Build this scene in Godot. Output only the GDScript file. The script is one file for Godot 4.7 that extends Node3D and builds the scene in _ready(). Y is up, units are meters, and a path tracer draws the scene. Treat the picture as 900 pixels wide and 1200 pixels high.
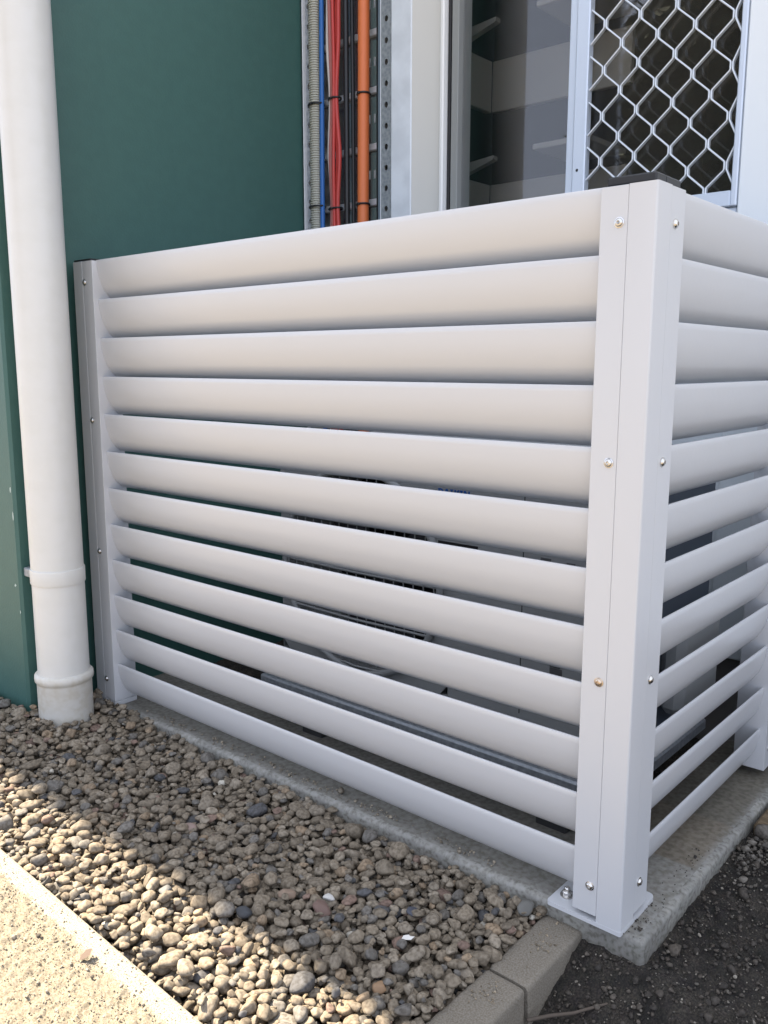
extends Node3D

const SLAT_PITCH := 0.0818
const WALL_X := -1.355      # face of the green wall
const WIN_Z := -0.72        # face of the window wall

var rng := RandomNumberGenerator.new()
var taken := {}
var M := {}

# ------------------------------------------------------------------ camera, sky, sun
func _ready():
	rng.seed = 4711
	var cam := Camera3D.new()
	cam.name = "camera"
	cam.position = Vector3(0.4592, 0.7824, 1.0336)
	cam.rotation_degrees = Vector3(-9.671, 40.761, 0.041)
	cam.fov = 61.2
	cam.near = 0.02
	cam.far = 400.0
	add_child(cam)
	cam.current = true

	var sky_mat := ProceduralSkyMaterial.new()
	sky_mat.sky_top_color = Color(0.76, 0.79, 0.86)
	sky_mat.sky_horizon_color = Color(0.76, 0.81, 0.91)
	sky_mat.sky_curve = 0.18
	sky_mat.ground_bottom_color = Color(0.30, 0.28, 0.25)
	sky_mat.ground_horizon_color = Color(0.55, 0.56, 0.56)
	sky_mat.sky_energy_multiplier = 1.0
	var sky := Sky.new()
	sky.sky_material = sky_mat
	var env := Environment.new()
	env.background_mode = Environment.BG_SKY
	env.sky = sky
	env.background_energy_multiplier = 0.68
	env.tonemap_mode = Environment.TONE_MAPPER_LINEAR
	env.tonemap_exposure = 4.2
	env.sdfgi_enabled = true
	env.ssao_enabled = true
	env.ssil_enabled = true
	var we := WorldEnvironment.new()
	we.name = "world_environment"
	we.environment = env
	add_child(we)

	var sun := DirectionalLight3D.new()
	sun.name = "sun"
	var to_sun := Vector3(-0.63, 0.76, 0.12).normalized()
	sun.light_energy = 1.6
	sun.light_color = Color(1.0, 0.94, 0.85)
	sun.light_angular_distance = 0.5
	sun.shadow_enabled = true
	add_child(sun)
	sun.look_at_from_position(to_sun * 20.0, Vector3.ZERO, Vector3.UP)

	make_materials()
	build_ground()
	build_green_wall()
	build_window_wall()
	build_roof()
	build_added_tree()
	build_window()
	build_room()
	build_slab()
	build_screen()
	build_downpipe()
	build_air_conditioner()
	build_cables()
	build_kerb_blocks()
	build_gravel()
	build_soil_details()
	build_small_things()

# ------------------------------------------------------------------ naming and metas
func numbered(n: String) -> String:
	if not taken.has(n):
		taken[n] = 0
		return n
	taken[n] += 1
	return "%s_%03d" % [n, taken[n]]

func thing(called: String, label: String, category: String, at := Vector3.ZERO, group := "") -> Node3D:
	var o := Node3D.new()
	o.name = numbered(called)
	o.position = at
	add_child(o)
	tag(o, label, category, group)
	return o

func tag(o: Node, label: String, category: String, group := ""):
	o.set_meta("label", label)
	o.set_meta("category", category)
	if group != "":
		o.set_meta("group", group)

func part(called: String, mesh: Mesh, mat: Material, parent: Node3D, at := Vector3.ZERO) -> MeshInstance3D:
	var o := MeshInstance3D.new()
	o.name = called
	o.mesh = mesh
	o.material_override = mat
	o.position = at
	o.cast_shadow = GeometryInstance3D.SHADOW_CASTING_SETTING_ON
	parent.add_child(o, true)
	return o

func single(called: String, mesh: Mesh, mat: Material, label: String, category: String, at := Vector3.ZERO, group := "") -> MeshInstance3D:
	var o := part(numbered(called), mesh, mat, self, at)
	tag(o, label, category, group)
	return o

func structure(called: String, mesh: Mesh, mat: Material) -> MeshInstance3D:
	var o := part(numbered(called), mesh, mat, self)
	o.set_meta("kind", "structure")
	return o

# ------------------------------------------------------------------ textures and materials
func noise_image(seed_: int, freq: float, size: int, octaves := 4, kind := FastNoiseLite.TYPE_SIMPLEX_SMOOTH, cell := false) -> Image:
	var n := FastNoiseLite.new()
	n.seed = seed_
	n.frequency = freq
	n.noise_type = FastNoiseLite.TYPE_CELLULAR if cell else kind
	n.fractal_octaves = octaves
	if cell:
		n.fractal_type = FastNoiseLite.FRACTAL_NONE
	return n.get_seamless_image(size, size)

func ramp_texture(im: Image, stops: Array) -> ImageTexture:
	# stops: [value, Color] pairs with sRGB colours
	var g := Gradient.new()
	var offs := PackedFloat32Array()
	var cols := PackedColorArray()
	for s in stops:
		offs.append(s[0])
		cols.append(s[1])
	g.offsets = offs
	g.colors = cols
	var lut := []
	for i in 256:
		lut.append(g.sample(i / 255.0))
	var src := im.duplicate()
	src.convert(Image.FORMAT_L8)
	var d: PackedByteArray = src.get_data()
	var out := PackedByteArray()
	out.resize(d.size() * 3)
	for i in d.size():
		var c: Color = lut[d[i]]
		out[i * 3] = c.r8
		out[i * 3 + 1] = c.g8
		out[i * 3 + 2] = c.b8
	return ImageTexture.create_from_image(Image.create_from_data(im.get_width(), im.get_height(), false, Image.FORMAT_RGB8, out))

func bump_texture(im: Image, strength: float) -> ImageTexture:
	var b := im.duplicate()
	b.convert(Image.FORMAT_RGBA8)
	b.bump_map_to_normal_map(strength)
	return ImageTexture.create_from_image(b)

func plain(lin: Color, rough: float, metal := 0.0) -> StandardMaterial3D:
	var m := StandardMaterial3D.new()
	m.albedo_color = lin.linear_to_srgb()
	m.roughness = rough
	m.metallic = metal
	return m

func tri(m: StandardMaterial3D, scale_: float, world := true):
	m.uv1_triplanar = true
	m.uv1_world_triplanar = world
	m.uv1_scale = Vector3.ONE * scale_

func grey_ramp(lo: float, hi: float) -> Array:
	return [[0.25, Color(lo, lo, lo)], [0.75, Color(hi, hi, hi)]]

func make_materials():
	var fine := noise_image(3, 0.05, 512, 3)
	var cloud := noise_image(9, 0.008, 512, 5)
	var grit := noise_image(17, 0.16, 512, 2)
	var fine_n := bump_texture(fine, 1.6)
	var grit_n := bump_texture(grit, 3.0)
	M.fine_n = fine_n
	M.grit_n = grit_n

	# powder-coated aluminium: off-white with a slight dust bloom
	var w := plain(Color(0.525, 0.530, 0.538), 0.30)
	w.metallic_specular = 0.62
	w.normal_enabled = true
	w.normal_texture = fine_n
	w.normal_scale = 0.05
	tri(w, 3.0, false)
	M.white = w
	var p := plain(Color(0.60, 0.595, 0.565), 0.36)
	p.albedo_texture = ramp_texture(cloud, [[0.25, Color(0.99, 0.99, 0.985)], [0.55, Color(1, 1, 1)]])
	tri(p, 4.0)
	M.pvc = p
	var ps := plain(Color(0.56, 0.545, 0.50), 0.5)
	ps.albedo_texture = ramp_texture(cloud, [[0.2, Color(0.95, 0.935, 0.90)], [0.5, Color(0.985, 0.98, 0.97)], [0.7, Color(1, 1, 1)]])
	tri(ps, 9.0)
	M.pvc_dirty = ps

	var g := plain(Color(0.042, 0.112, 0.096), 0.5)
	g.albedo_texture = ramp_texture(cloud, [[0.2, Color(0.97, 0.975, 0.975)], [0.7, Color(1, 1, 1)]])
	g.normal_enabled = true
	g.normal_texture = fine_n
	g.normal_scale = 0.45
	tri(g, 5.5)
	M.green = g

	var cw := plain(Color(0.70, 0.74, 0.78), 0.5)
	cw.normal_enabled = true
	cw.normal_texture = fine_n
	cw.normal_scale = 0.06
	cw.albedo_texture = ramp_texture(cloud, [[0.2, Color(0.94, 0.94, 0.94)], [0.7, Color(1, 1, 1)]])
	tri(cw, 2.0)
	M.trim = cw
	M.trim_warm = plain(Color(0.60, 0.59, 0.55), 0.6)
	M.panel = plain(Color(0.70, 0.74, 0.76), 0.4)
	M.sealant = plain(Color(0.78, 0.78, 0.76), 0.5)
	var al := plain(Color(0.56, 0.62, 0.70), 0.38, 0.35)
	al.normal_enabled = true
	al.normal_texture = fine_n
	al.normal_scale = 0.05
	tri(al, 6.0)
	M.aluminium = al
	M.frame_grey = plain(Color(0.25, 0.26, 0.25), 0.55)
	M.rubber = plain(Color(0.012, 0.012, 0.013), 0.6)
	M.black = plain(Color(0.010, 0.010, 0.011), 0.42)
	M.wire = plain(Color(0.62, 0.66, 0.70), 0.35, 0.3)

	var galv := plain(Color(0.40, 0.42, 0.44), 0.42, 0.35)
	galv.albedo_texture = ramp_texture(noise_image(21, 0.03, 512, 2, 0, true), [[0.1, Color(0.84, 0.85, 0.86)], [0.8, Color(1, 1, 1)]])
	galv.normal_enabled = true
	galv.normal_texture = fine_n
	galv.normal_scale = 0.12
	tri(galv, 7.0)
	M.galv = galv
	M.galv_bright = plain(Color(0.74, 0.75, 0.76), 0.45, 0.2)
	M.galv_shiny = plain(Color(0.52, 0.51, 0.50), 0.26, 0.9)
	M.hole = plain(Color(0.01, 0.01, 0.01), 0.9)
	M.steel = plain(Color(0.62, 0.60, 0.57), 0.24, 1.0)

	M.conduit_grey = plain(Color(0.43, 0.43, 0.37), 0.5)
	M.conduit_orange = plain(Color(0.64, 0.165, 0.05), 0.5)
	M.cable_blue = plain(Color(0.022, 0.13, 0.40), 0.4)
	M.cable_red = plain(Color(0.46, 0.045, 0.035), 0.4)
	M.cable_pink = plain(Color(0.44, 0.15, 0.13), 0.45)
	M.cable_white = plain(Color(0.60, 0.54, 0.50), 0.45)

	var glass := StandardMaterial3D.new()
	glass.transparency = BaseMaterial3D.TRANSPARENCY_ALPHA
	glass.albedo_color = Color(0.10, 0.12, 0.12, 0.03)
	glass.roughness = 0.0
	glass.metallic_specular = 0.65
	M.glass = glass
	var veiled := glass.duplicate()
	veiled.albedo_color = Color(0.70, 0.68, 0.62, 0.04)  # pale veil put into the glass colour to brighten the right pane
	M.glass_veiled = veiled
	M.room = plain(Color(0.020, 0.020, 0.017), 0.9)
	M.shelf_edge = plain(Color(0.17, 0.165, 0.145), 0.7)
	M.shelf = plain(Color(0.22, 0.21, 0.18), 0.6)

	var ac := plain(Color(0.30, 0.305, 0.30), 0.45)
	ac.normal_enabled = true
	ac.normal_texture = fine_n
	ac.normal_scale = 0.05
	tri(ac, 5.0)
	M.ac = ac
	M.brand_blue = plain(Color(0.0, 0.07, 0.30), 0.4)

	# concrete slab: colours come from the vertices, grain from the texture
	var c := plain(Color(1, 1, 1), 0.88)
	c.vertex_color_use_as_albedo = true
	c.albedo_texture = ramp_texture(noise_image(31, 0.03, 512, 6), [[0.2, Color(0.82, 0.81, 0.78)], [0.5, Color(0.93, 0.925, 0.915)], [0.8, Color(1, 1, 1)]])
	c.normal_enabled = true
	c.normal_texture = grit_n
	c.normal_scale = 0.10
	tri(c, 4.5)
	M.concrete = c
	var ce := c.duplicate()
	ce.normal_scale = 0.05
	ce.albedo_texture = ramp_texture(noise_image(33, 0.035, 512, 6), [[0.2, Color(0.72, 0.71, 0.68)], [0.45, Color(0.92, 0.915, 0.90)], [0.8, Color(1, 1, 1)]])
	M.concrete_edge = ce
	var k := plain(Color(0.225, 0.198, 0.160), 0.92)
	k.albedo_texture = ramp_texture(noise_image(37, 0.07, 512, 5), [[0.2, Color(0.80, 0.79, 0.76)], [0.5, Color(0.92, 0.915, 0.90)], [0.8, Color(1, 1, 1)]])
	k.normal_enabled = true
	k.normal_texture = grit_n
	k.normal_scale = 0.4
	tri(k, 8.0)
	M.kerb = k

	# sandy exposed-aggregate paving
	var pv := plain(Color(1, 1, 1), 0.93)
	pv.vertex_color_use_as_albedo = true
	pv.albedo_texture = ramp_texture(noise_image(41, 0.09, 512, 4), [[0.2, Color(0.74, 0.70, 0.62)], [0.5, Color(0.93, 0.91, 0.87)], [0.8, Color(1, 1, 1)]])
	pv.normal_enabled = true
	pv.normal_texture = grit_n
	pv.normal_scale = 0.7
	tri(pv, 6.0)
	M.paving = pv

	var so := plain(Color(1, 1, 1), 0.97)
	so.vertex_color_use_as_albedo = true
	so.albedo_texture = ramp_texture(noise_image(47, 0.10, 512, 4), [[0.25, Color(0.42, 0.41, 0.39)], [0.55, Color(0.8, 0.79, 0.77)], [0.8, Color(1, 1, 1)]])
	so.normal_enabled = true
	so.normal_texture = grit_n
	so.normal_scale = 1.0
	tri(so, 5.0)
	M.soil = so
	var far := plain(Color(0.30, 0.27, 0.21), 0.95)
	far.albedo_texture = ramp_texture(cloud, grey_ramp(0.75, 1.0))
	tri(far, 0.4)
	M.yard = far

	# pebbles: tone per copy, mottling from the texture
	var pe := plain(Color(1, 1, 1), 0.80)
	pe.vertex_color_use_as_albedo = true
	pe.albedo_texture = ramp_texture(noise_image(53, 0.02, 512, 6), [[0.2, Color(0.66, 0.64, 0.61)], [0.5, Color(0.9, 0.89, 0.87)], [0.8, Color(1, 1, 1)]])
	pe.normal_enabled = true
	pe.normal_texture = fine_n
	pe.normal_scale = 0.5
	tri(pe, 14.0)
	M.pebble = pe

	var wd := plain(Color(0.19, 0.135, 0.075), 0.85)
	wd.albedo_texture = ramp_texture(noise_image(59, 0.02, 256, 4), grey_ramp(0.62, 1.0))
	wd.uv1_triplanar = true
	wd.uv1_scale = Vector3(3, 40, 40)
	M.timber = wd
	M.twig = plain(Color(0.085, 0.066, 0.050), 0.9)
	M.leaf = plain(Color(0.11, 0.075, 0.055), 0.8)
	M.roof = plain(Color(0.42, 0.42, 0.40), 0.8)
	M.chip = plain(Color(0.70, 0.68, 0.63), 0.6)

# ------------------------------------------------------------------ mesh helpers
func start() -> SurfaceTool:
	var st := SurfaceTool.new()
	st.begin(Mesh.PRIMITIVE_TRIANGLES)
	return st

func tri_n(st: SurfaceTool, a: Vector3, b: Vector3, c: Vector3, na: Vector3, nb: Vector3, nc: Vector3):
	# winding is chosen so that the front face looks along the normals
	var flip := (b - a).cross(c - a).dot(na + nb + nc) > 0.0
	st.set_normal(na); st.add_vertex(a)
	if flip:
		st.set_normal(nc); st.add_vertex(c)
		st.set_normal(nb); st.add_vertex(b)
	else:
		st.set_normal(nb); st.add_vertex(b)
		st.set_normal(nc); st.add_vertex(c)

func face(st: SurfaceTool, pts: Array, centre: Vector3):
	var n: Vector3 = (pts[1] - pts[0]).cross(pts[2] - pts[0]).normalized()
	var mid := Vector3.ZERO
	for q in pts:
		mid += q
	mid /= pts.size()
	if n.dot(mid - centre) < 0.0:
		n = -n
	for i in range(1, pts.size() - 1):
		tri_n(st, pts[0], pts[i], pts[i + 1], n, n, n)

func block(st: SurfaceTool, lo: Vector3, hi: Vector3, bev := 0.001):
	# a box with chamfered edges
	var c := (lo + hi) / 2.0
	var h := (hi - lo) / 2.0
	bev = min(bev, min(h.x, min(h.y, h.z)) * 0.9)
	for ax in 3:
		var u := (ax + 1) % 3
		var v := (ax + 2) % 3
		for s in [-1.0, 1.0]:
			var pts := []
			for q in [[-1, -1], [1, -1], [1, 1], [-1, 1]]:
				var p := Vector3.ZERO
				p[ax] = s * h[ax]
				p[u] = q[0] * (h[u] - bev)
				p[v] = q[1] * (h[v] - bev)
				pts.append(c + p)
			face(st, pts, c)
		for su in [-1.0, 1.0]:
			for sv in [-1.0, 1.0]:
				var e := []
				for q in [[-1.0, 0], [1.0, 0], [1.0, 1], [-1.0, 1]]:
					var p := Vector3.ZERO
					p[ax] = q[0] * (h[ax] - bev)
					p[u] = su * (h[u] - (0.0 if q[1] == 0 else bev))
					p[v] = sv * (h[v] - (bev if q[1] == 0 else 0.0))
					e.append(c + p)
				face(st, e, c)
	for sx in [-1.0, 1.0]:
		for sy in [-1.0, 1.0]:
			for sz in [-1.0, 1.0]:
				var s := Vector3(sx, sy, sz)
				var k := []
				for ax in 3:
					var p := s * (h - Vector3.ONE * bev)
					p[ax] = s[ax] * h[ax]
					k.append(c + p)
				face(st, k, c)

func box_mesh(lo: Vector3, hi: Vector3, bev := 0.001) -> ArrayMesh:
	var st := start()
	block(st, lo, hi, bev)
	return st.commit()

# closed outline (u, v) swept along W, with smooth normals where the outline bends gently
func extrude(st: SurfaceTool, prof: Array, o: Vector3, U: Vector3, V: Vector3, W: Vector3, smooth_deg := 42.0):
	var n := prof.size()
	var area := 0.0
	for i in n:
		area += prof[i].x * prof[(i + 1) % n].y - prof[(i + 1) % n].x * prof[i].y
	var sgn := 1.0 if area > 0 else -1.0
	var seg := []
	for i in n:
		var d: Vector2 = (prof[(i + 1) % n] - prof[i]).normalized()
		seg.append(Vector2(d.y, -d.x) * sgn)
	var lim := cos(deg_to_rad(smooth_deg))
	for i in n:
		var j := (i + 1) % n
		var s: Vector2 = seg[i]
		var before: Vector2 = seg[(i + n - 1) % n]
		var after: Vector2 = seg[j]
		var n0: Vector2 = (s + before).normalized() if s.dot(before) > lim else s
		var n1: Vector2 = (s + after).normalized() if s.dot(after) > lim else s
		var a: Vector3 = o + U * prof[i].x + V * prof[i].y
		var b: Vector3 = o + U * prof[j].x + V * prof[j].y
		var na := U * n0.x + V * n0.y
		var nb := U * n1.x + V * n1.y
		tri_n(st, a, b, b + W, na, nb, nb)
		tri_n(st, a, b + W, a + W, na, nb, na)
	var poly := PackedVector2Array(prof)
	var idx := Geometry2D.triangulate_polygon(poly)
	var wn := W.normalized()
	for t in range(0, idx.size(), 3):
		var q := []
		for k in 3:
			q.append(o + U * poly[idx[t + k]].x + V * poly[idx[t + k]].y)
		tri_n(st, q[0], q[1], q[2], -wn, -wn, -wn)
		tri_n(st, q[0] + W, q[1] + W, q[2] + W, wn, wn, wn)

# profile of (radius, height) turned about the vertical through o
func lathe(st: SurfaceTool, prof: Array, o: Vector3, sides := 32, axis := Vector3.UP, smooth_deg := 45.0):
	var ux := axis.cross(Vector3.RIGHT if absf(axis.x) < 0.8 else Vector3.UP).normalized()
	var uz := axis.cross(ux).normalized()
	var n := prof.size()
	var seg := []
	for i in n - 1:
		var d: Vector2 = (prof[i + 1] - prof[i]).normalized()
		seg.append(Vector2(d.y, -d.x))
	var lim := cos(deg_to_rad(smooth_deg))
	for i in n - 1:
		var s: Vector2 = seg[i]
		var n0 := s
		var n1 := s
		if i > 0 and s.dot(seg[i - 1]) > lim:
			n0 = (s + seg[i - 1]).normalized()
		if i < n - 2 and s.dot(seg[i + 1]) > lim:
			n1 = (s + seg[i + 1]).normalized()
		for k in sides:
			var a0 := TAU * k / sides
			var a1 := TAU * (k + 1) / sides
			var d0 := ux * cos(a0) + uz * sin(a0)
			var d1 := ux * cos(a1) + uz * sin(a1)
			var p: Vector2 = prof[i]
			var q: Vector2 = prof[i + 1]
			var a := o + d0 * p.x + axis * p.y
			var b := o + d1 * p.x + axis * p.y
			var c := o + d1 * q.x + axis * q.y
			var e := o + d0 * q.x + axis * q.y
			var na := d0 * n0.x + axis * n0.y
			var nb := d1 * n0.x + axis * n0.y
			var nc := d1 * n1.x + axis * n1.y
			var ne := d0 * n1.x + axis * n1.y
			if p.x > 1e-6:
				tri_n(st, a, b, c, na, nb, nc)
			if q.x > 1e-6:
				tri_n(st, a, c, e, na, nc, ne)

func tube(st: SurfaceTool, pts: Array, r: float, sides := 8, taper := 1.0, closed := false):
	var n := pts.size()
	var rings := []
	var nor := []
	var side := Vector3.ZERO
	for i in n:
		var t: Vector3
		if closed:
			t = (pts[(i + 1) % n] - pts[(i + n - 1) % n]).normalized()
		else:
			t = (pts[min(i + 1, n - 1)] - pts[max(i - 1, 0)]).normalized()
		if side == Vector3.ZERO:
			side = t.cross(Vector3.UP if absf(t.y) < 0.9 else Vector3.RIGHT).normalized()
		side = (side - t * side.dot(t)).normalized()
		var up := t.cross(side)
		var rr: float = r * lerpf(1.0, taper, float(i) / max(n - 1, 1))
		var a := []
		var b := []
		for k in sides:
			var an := TAU * k / sides
			var d := side * cos(an) + up * sin(an)
			a.append(pts[i] + d * rr)
			b.append(d)
		rings.append(a)
		nor.append(b)
	for i in (n if closed else n - 1):
		var j := (i + 1) % n
		for k in sides:
			var l := (k + 1) % sides
			tri_n(st, rings[i][k], rings[i][l], rings[j][l], nor[i][k], nor[i][l], nor[j][l])
			tri_n(st, rings[i][k], rings[j][l], rings[j][k], nor[i][k], nor[j][l], nor[j][k])
	if not closed:
		for e in [0, n - 1]:
			var t2: Vector3 = (pts[0] - pts[1]).normalized() if e == 0 else (pts[n - 1] - pts[n - 2]).normalized()
			for k in range(1, sides - 1):
				tri_n(st, rings[e][0], rings[e][k], rings[e][k + 1], t2, t2, t2)

# a height sheet over a rectangle, coloured per vertex
func sheet(x0: float, x1: float, z0: float, z1: float, step: float, height: Callable, colour: Callable) -> ArrayMesh:
	var nx := int(ceil((x1 - x0) / step)) + 1
	var nz := int(ceil((z1 - z0) / step)) + 1
	var v := PackedVector3Array()
	var c := PackedColorArray()
	var nrm := PackedVector3Array()
	var idx := PackedInt32Array()
	for j in nz:
		for i in nx:
			var x := lerpf(x0, x1, float(i) / (nx - 1))
			var z := lerpf(z0, z1, float(j) / (nz - 1))
			v.append(Vector3(x, height.call(x, z), z))
			c.append(colour.call(x, z))
	for j in nz:
		for i in nx:
			var l := v[j * nx + max(i - 1, 0)]
			var r := v[j * nx + min(i + 1, nx - 1)]
			var u := v[max(j - 1, 0) * nx + i]
			var d := v[min(j + 1, nz - 1) * nx + i]
			nrm.append((d - u).cross(r - l).normalized())
	for j in nz - 1:
		for i in nx - 1:
			var a := j * nx + i
			idx.append_array([a, a + 1, a + nx + 1, a, a + nx + 1, a + nx])
	var arr := []
	arr.resize(Mesh.ARRAY_MAX)
	arr[Mesh.ARRAY_VERTEX] = v
	arr[Mesh.ARRAY_NORMAL] = nrm
	arr[Mesh.ARRAY_COLOR] = c
	arr[Mesh.ARRAY_INDEX] = idx
	var m := ArrayMesh.new()
	m.add_surface_from_arrays(Mesh.PRIMITIVE_TRIANGLES, arr)
	return m

# ------------------------------------------------------------------ the ground
func path_edge(x: float) -> float:
	return 0.4435 + 0.039 * (x + 0.896)

func soil_height(x: float, z: float) -> float:
	var near: float = smoothstep(-0.02, 0.16, z) * (1.0 - smoothstep(0.10, 0.5, x))
	var right: float = smoothstep(-0.02, -0.25, z) * (1.0 - smoothstep(0.06, 0.3, x))
	return -0.034 + 0.012 * right - 0.052 * near

var n_a := FastNoiseLite.new()
var n_b := FastNoiseLite.new()
var n_c := FastNoiseLite.new()

func build_ground():
	n_a.seed = 5; n_a.frequency = 9.0; n_a.fractal_octaves = 3
	n_b.seed = 6; n_b.frequency = 60.0; n_b.fractal_octaves = 3
	n_c.seed = 7; n_c.noise_type = FastNoiseLite.TYPE_CELLULAR; n_c.frequency = 75.0
	n_c.fractal_type = FastNoiseLite.FRACTAL_NONE
	# one sheet out to the horizon
	var st := start()
	face(st, [Vector3(-60, -0.125, -60), Vector3(60, -0.125, -60), Vector3(60, -0.125, 60), Vector3(-60, -0.125, 60)], Vector3(0, -5, 0))
	structure("ground", st.commit(), M.yard)

	# dark garden soil
	var hs := func(x: float, z: float) -> float:
		return soil_height(x, z) + 0.007 * n_a.get_noise_2d(x, z) + 0.0055 * n_b.get_noise_2d(x, z) + 0.004 * n_c.get_noise_2d(x, z)
	var cs := func(x: float, z: float) -> Color:
		var k := 0.8 + 0.7 * n_a.get_noise_2d(x * 2.0 + 9.0, z * 2.0)
		return Color(0.056, 0.047, 0.037) * clampf(k, 0.4, 1.6)
	structure("soil", sheet(-0.075, 0.80, -1.05, 0.42, 0.006, hs, cs), M.soil)
	structure("soil", sheet(0.80, 3.5, -3.0, 0.46, 0.05, hs, cs), M.soil)

	# sandy paving with a smooth trowelled border
	var edge := func(x: float, t: float) -> float:
		return path_edge(x) + t
	var st2 := start()
	var hp := func(x: float, t: float) -> float:
		var rough: float = smoothstep(0.026, 0.036, t + 0.004 * n_a.get_noise_2d(x * 3.0, t * 3.0))
		var y := -0.012
		y += rough * (0.0042 * n_b.get_noise_2d(x * 0.8, t * 0.8) + 0.0016 * n_b.get_noise_2d(x * 2.6, t * 2.6) - 0.0006)
		var pit := n_c.get_noise_2d(x * 1.1, t * 1.1)
		y -= rough * 0.002 * smoothstep(-0.70, -0.95, pit) * smoothstep(-0.05, 0.30, n_a.get_noise_2d(x * 5.0 + 31.0, t * 5.0))
		y += (1.0 - rough) * 0.0004 * n_a.get_noise_2d(x * 4.0, t * 4.0)
		if t < 0.004:
			y -= 0.003 * (1.0 - t / 0.004)
		return y
	var cp := func(x: float, t: float) -> Color:
		var rough: float = smoothstep(0.026, 0.036, t + 0.004 * n_a.get_noise_2d(x * 3.0, t * 3.0))
		var k := 0.92 + 0.16 * n_b.get_noise_2d(x + 4.0, t)
		var dark: float = smoothstep(0.50, 0.70, n_a.get_noise_2d(x * 1.3 + 20.0, t * 1.3))
		return Color(0.37, 0.352, 0.312).lerp(Color(0.262, 0.236, 0.19), rough) * k * (1.0 - 0.35 * dark)
	var near := sheet(-1.35, 0.35, 0.0, 0.36, 0.0028, hp, cp)
	var o := structure("paved_path", near, M.paving)
	o.transform = path_frame()
	var flat := func(_x: float, _t: float) -> float:
		return -0.012
	var fc := func(_x: float, _t: float) -> Color:
		return Color(0.275, 0.247, 0.20)
	for r in [[-6.0, -1.35, 0.0, 0.36], [-6.0, 5.0, 0.36, 6.0], [0.35, 5.0, 0.0, 0.36]]:
		var q := structure("paved_path", sheet(r[0], r[1], r[2], r[3], 0.5, flat, fc), M.paving)
		q.transform = path_frame()
	# the side of the paving towards the gravel
	var s3 := start()
	face(s3, [Vector3(-6, -0.0150, 0.0), Vector3(5, -0.0150, 0.0), Vector3(5, -0.125, 0.0), Vector3(-6, -0.125, 0.0)], Vector3(0, 0, 1))
	var pe := plain(Color(0.36, 0.32, 0.25), 0.95)
	var side := structure("path_edge", s3.commit(), pe)
	side.transform = path_frame()
	# bed under the pebbles
	var s4 := start()
	face(s4, [Vector3(-3.2, -0.062, -0.3), Vector3(-0.10, -0.062, -0.3), Vector3(-0.10, -0.062, 0.56), Vector3(-3.2, -0.062, 0.56)], Vector3(0, -5, 0))
	structure("gravel_base", s4.commit(), plain(Color(0.07, 0.06, 0.05), 0.95))

func path_frame() -> Transform3D:
	# x runs along the edge, z away from it
	var a := atan(0.039)
	return Transform3D(Basis(Vector3.UP, -a), Vector3(0.0, 0.0, path_edge(0.0)))

# ------------------------------------------------------------------ buildings
func build_green_wall():
	var t := thing("green_wall", "teal painted rendered wall end behind the white downpipe", "wall", Vector3(WALL_X, -0.1, 0.155))
	var st := start()
	block(st, Vector3(-3.4, 0, -3.2), Vector3(0, 3.70, 0), 0.006)
	part("wall", st.commit(), M.green, t)
	var chip_mat := plain(Color(0.42, 0.50, 0.47), 0.8)
	for q in [[-0.012, 0.515, 0.0045, 0.009], [-0.008, 0.455, 0.003, 0.012], [-0.020, 0.300, 0.005, 0.004], [-0.006, 0.24, 0.003, 0.005], [-0.05, 0.62, 0.004, 0.003]]:
		var cs := start()
		var pts := []
		for k in 7:
			var a := TAU * k / 7.0
			var rr := rng.randf_range(0.5, 1.1)
			pts.append(Vector3(q[0] + cos(a) * q[2] * rr, q[1] + 0.1 + sin(a) * q[3] * rr, 0.0006))
		for k in range(1, 6):
			tri_n(cs, pts[0], pts[k], pts[k + 1], Vector3.BACK, Vector3.BACK, Vector3.BACK)
		part("scuff", cs.commit(), chip_mat, t)

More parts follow.
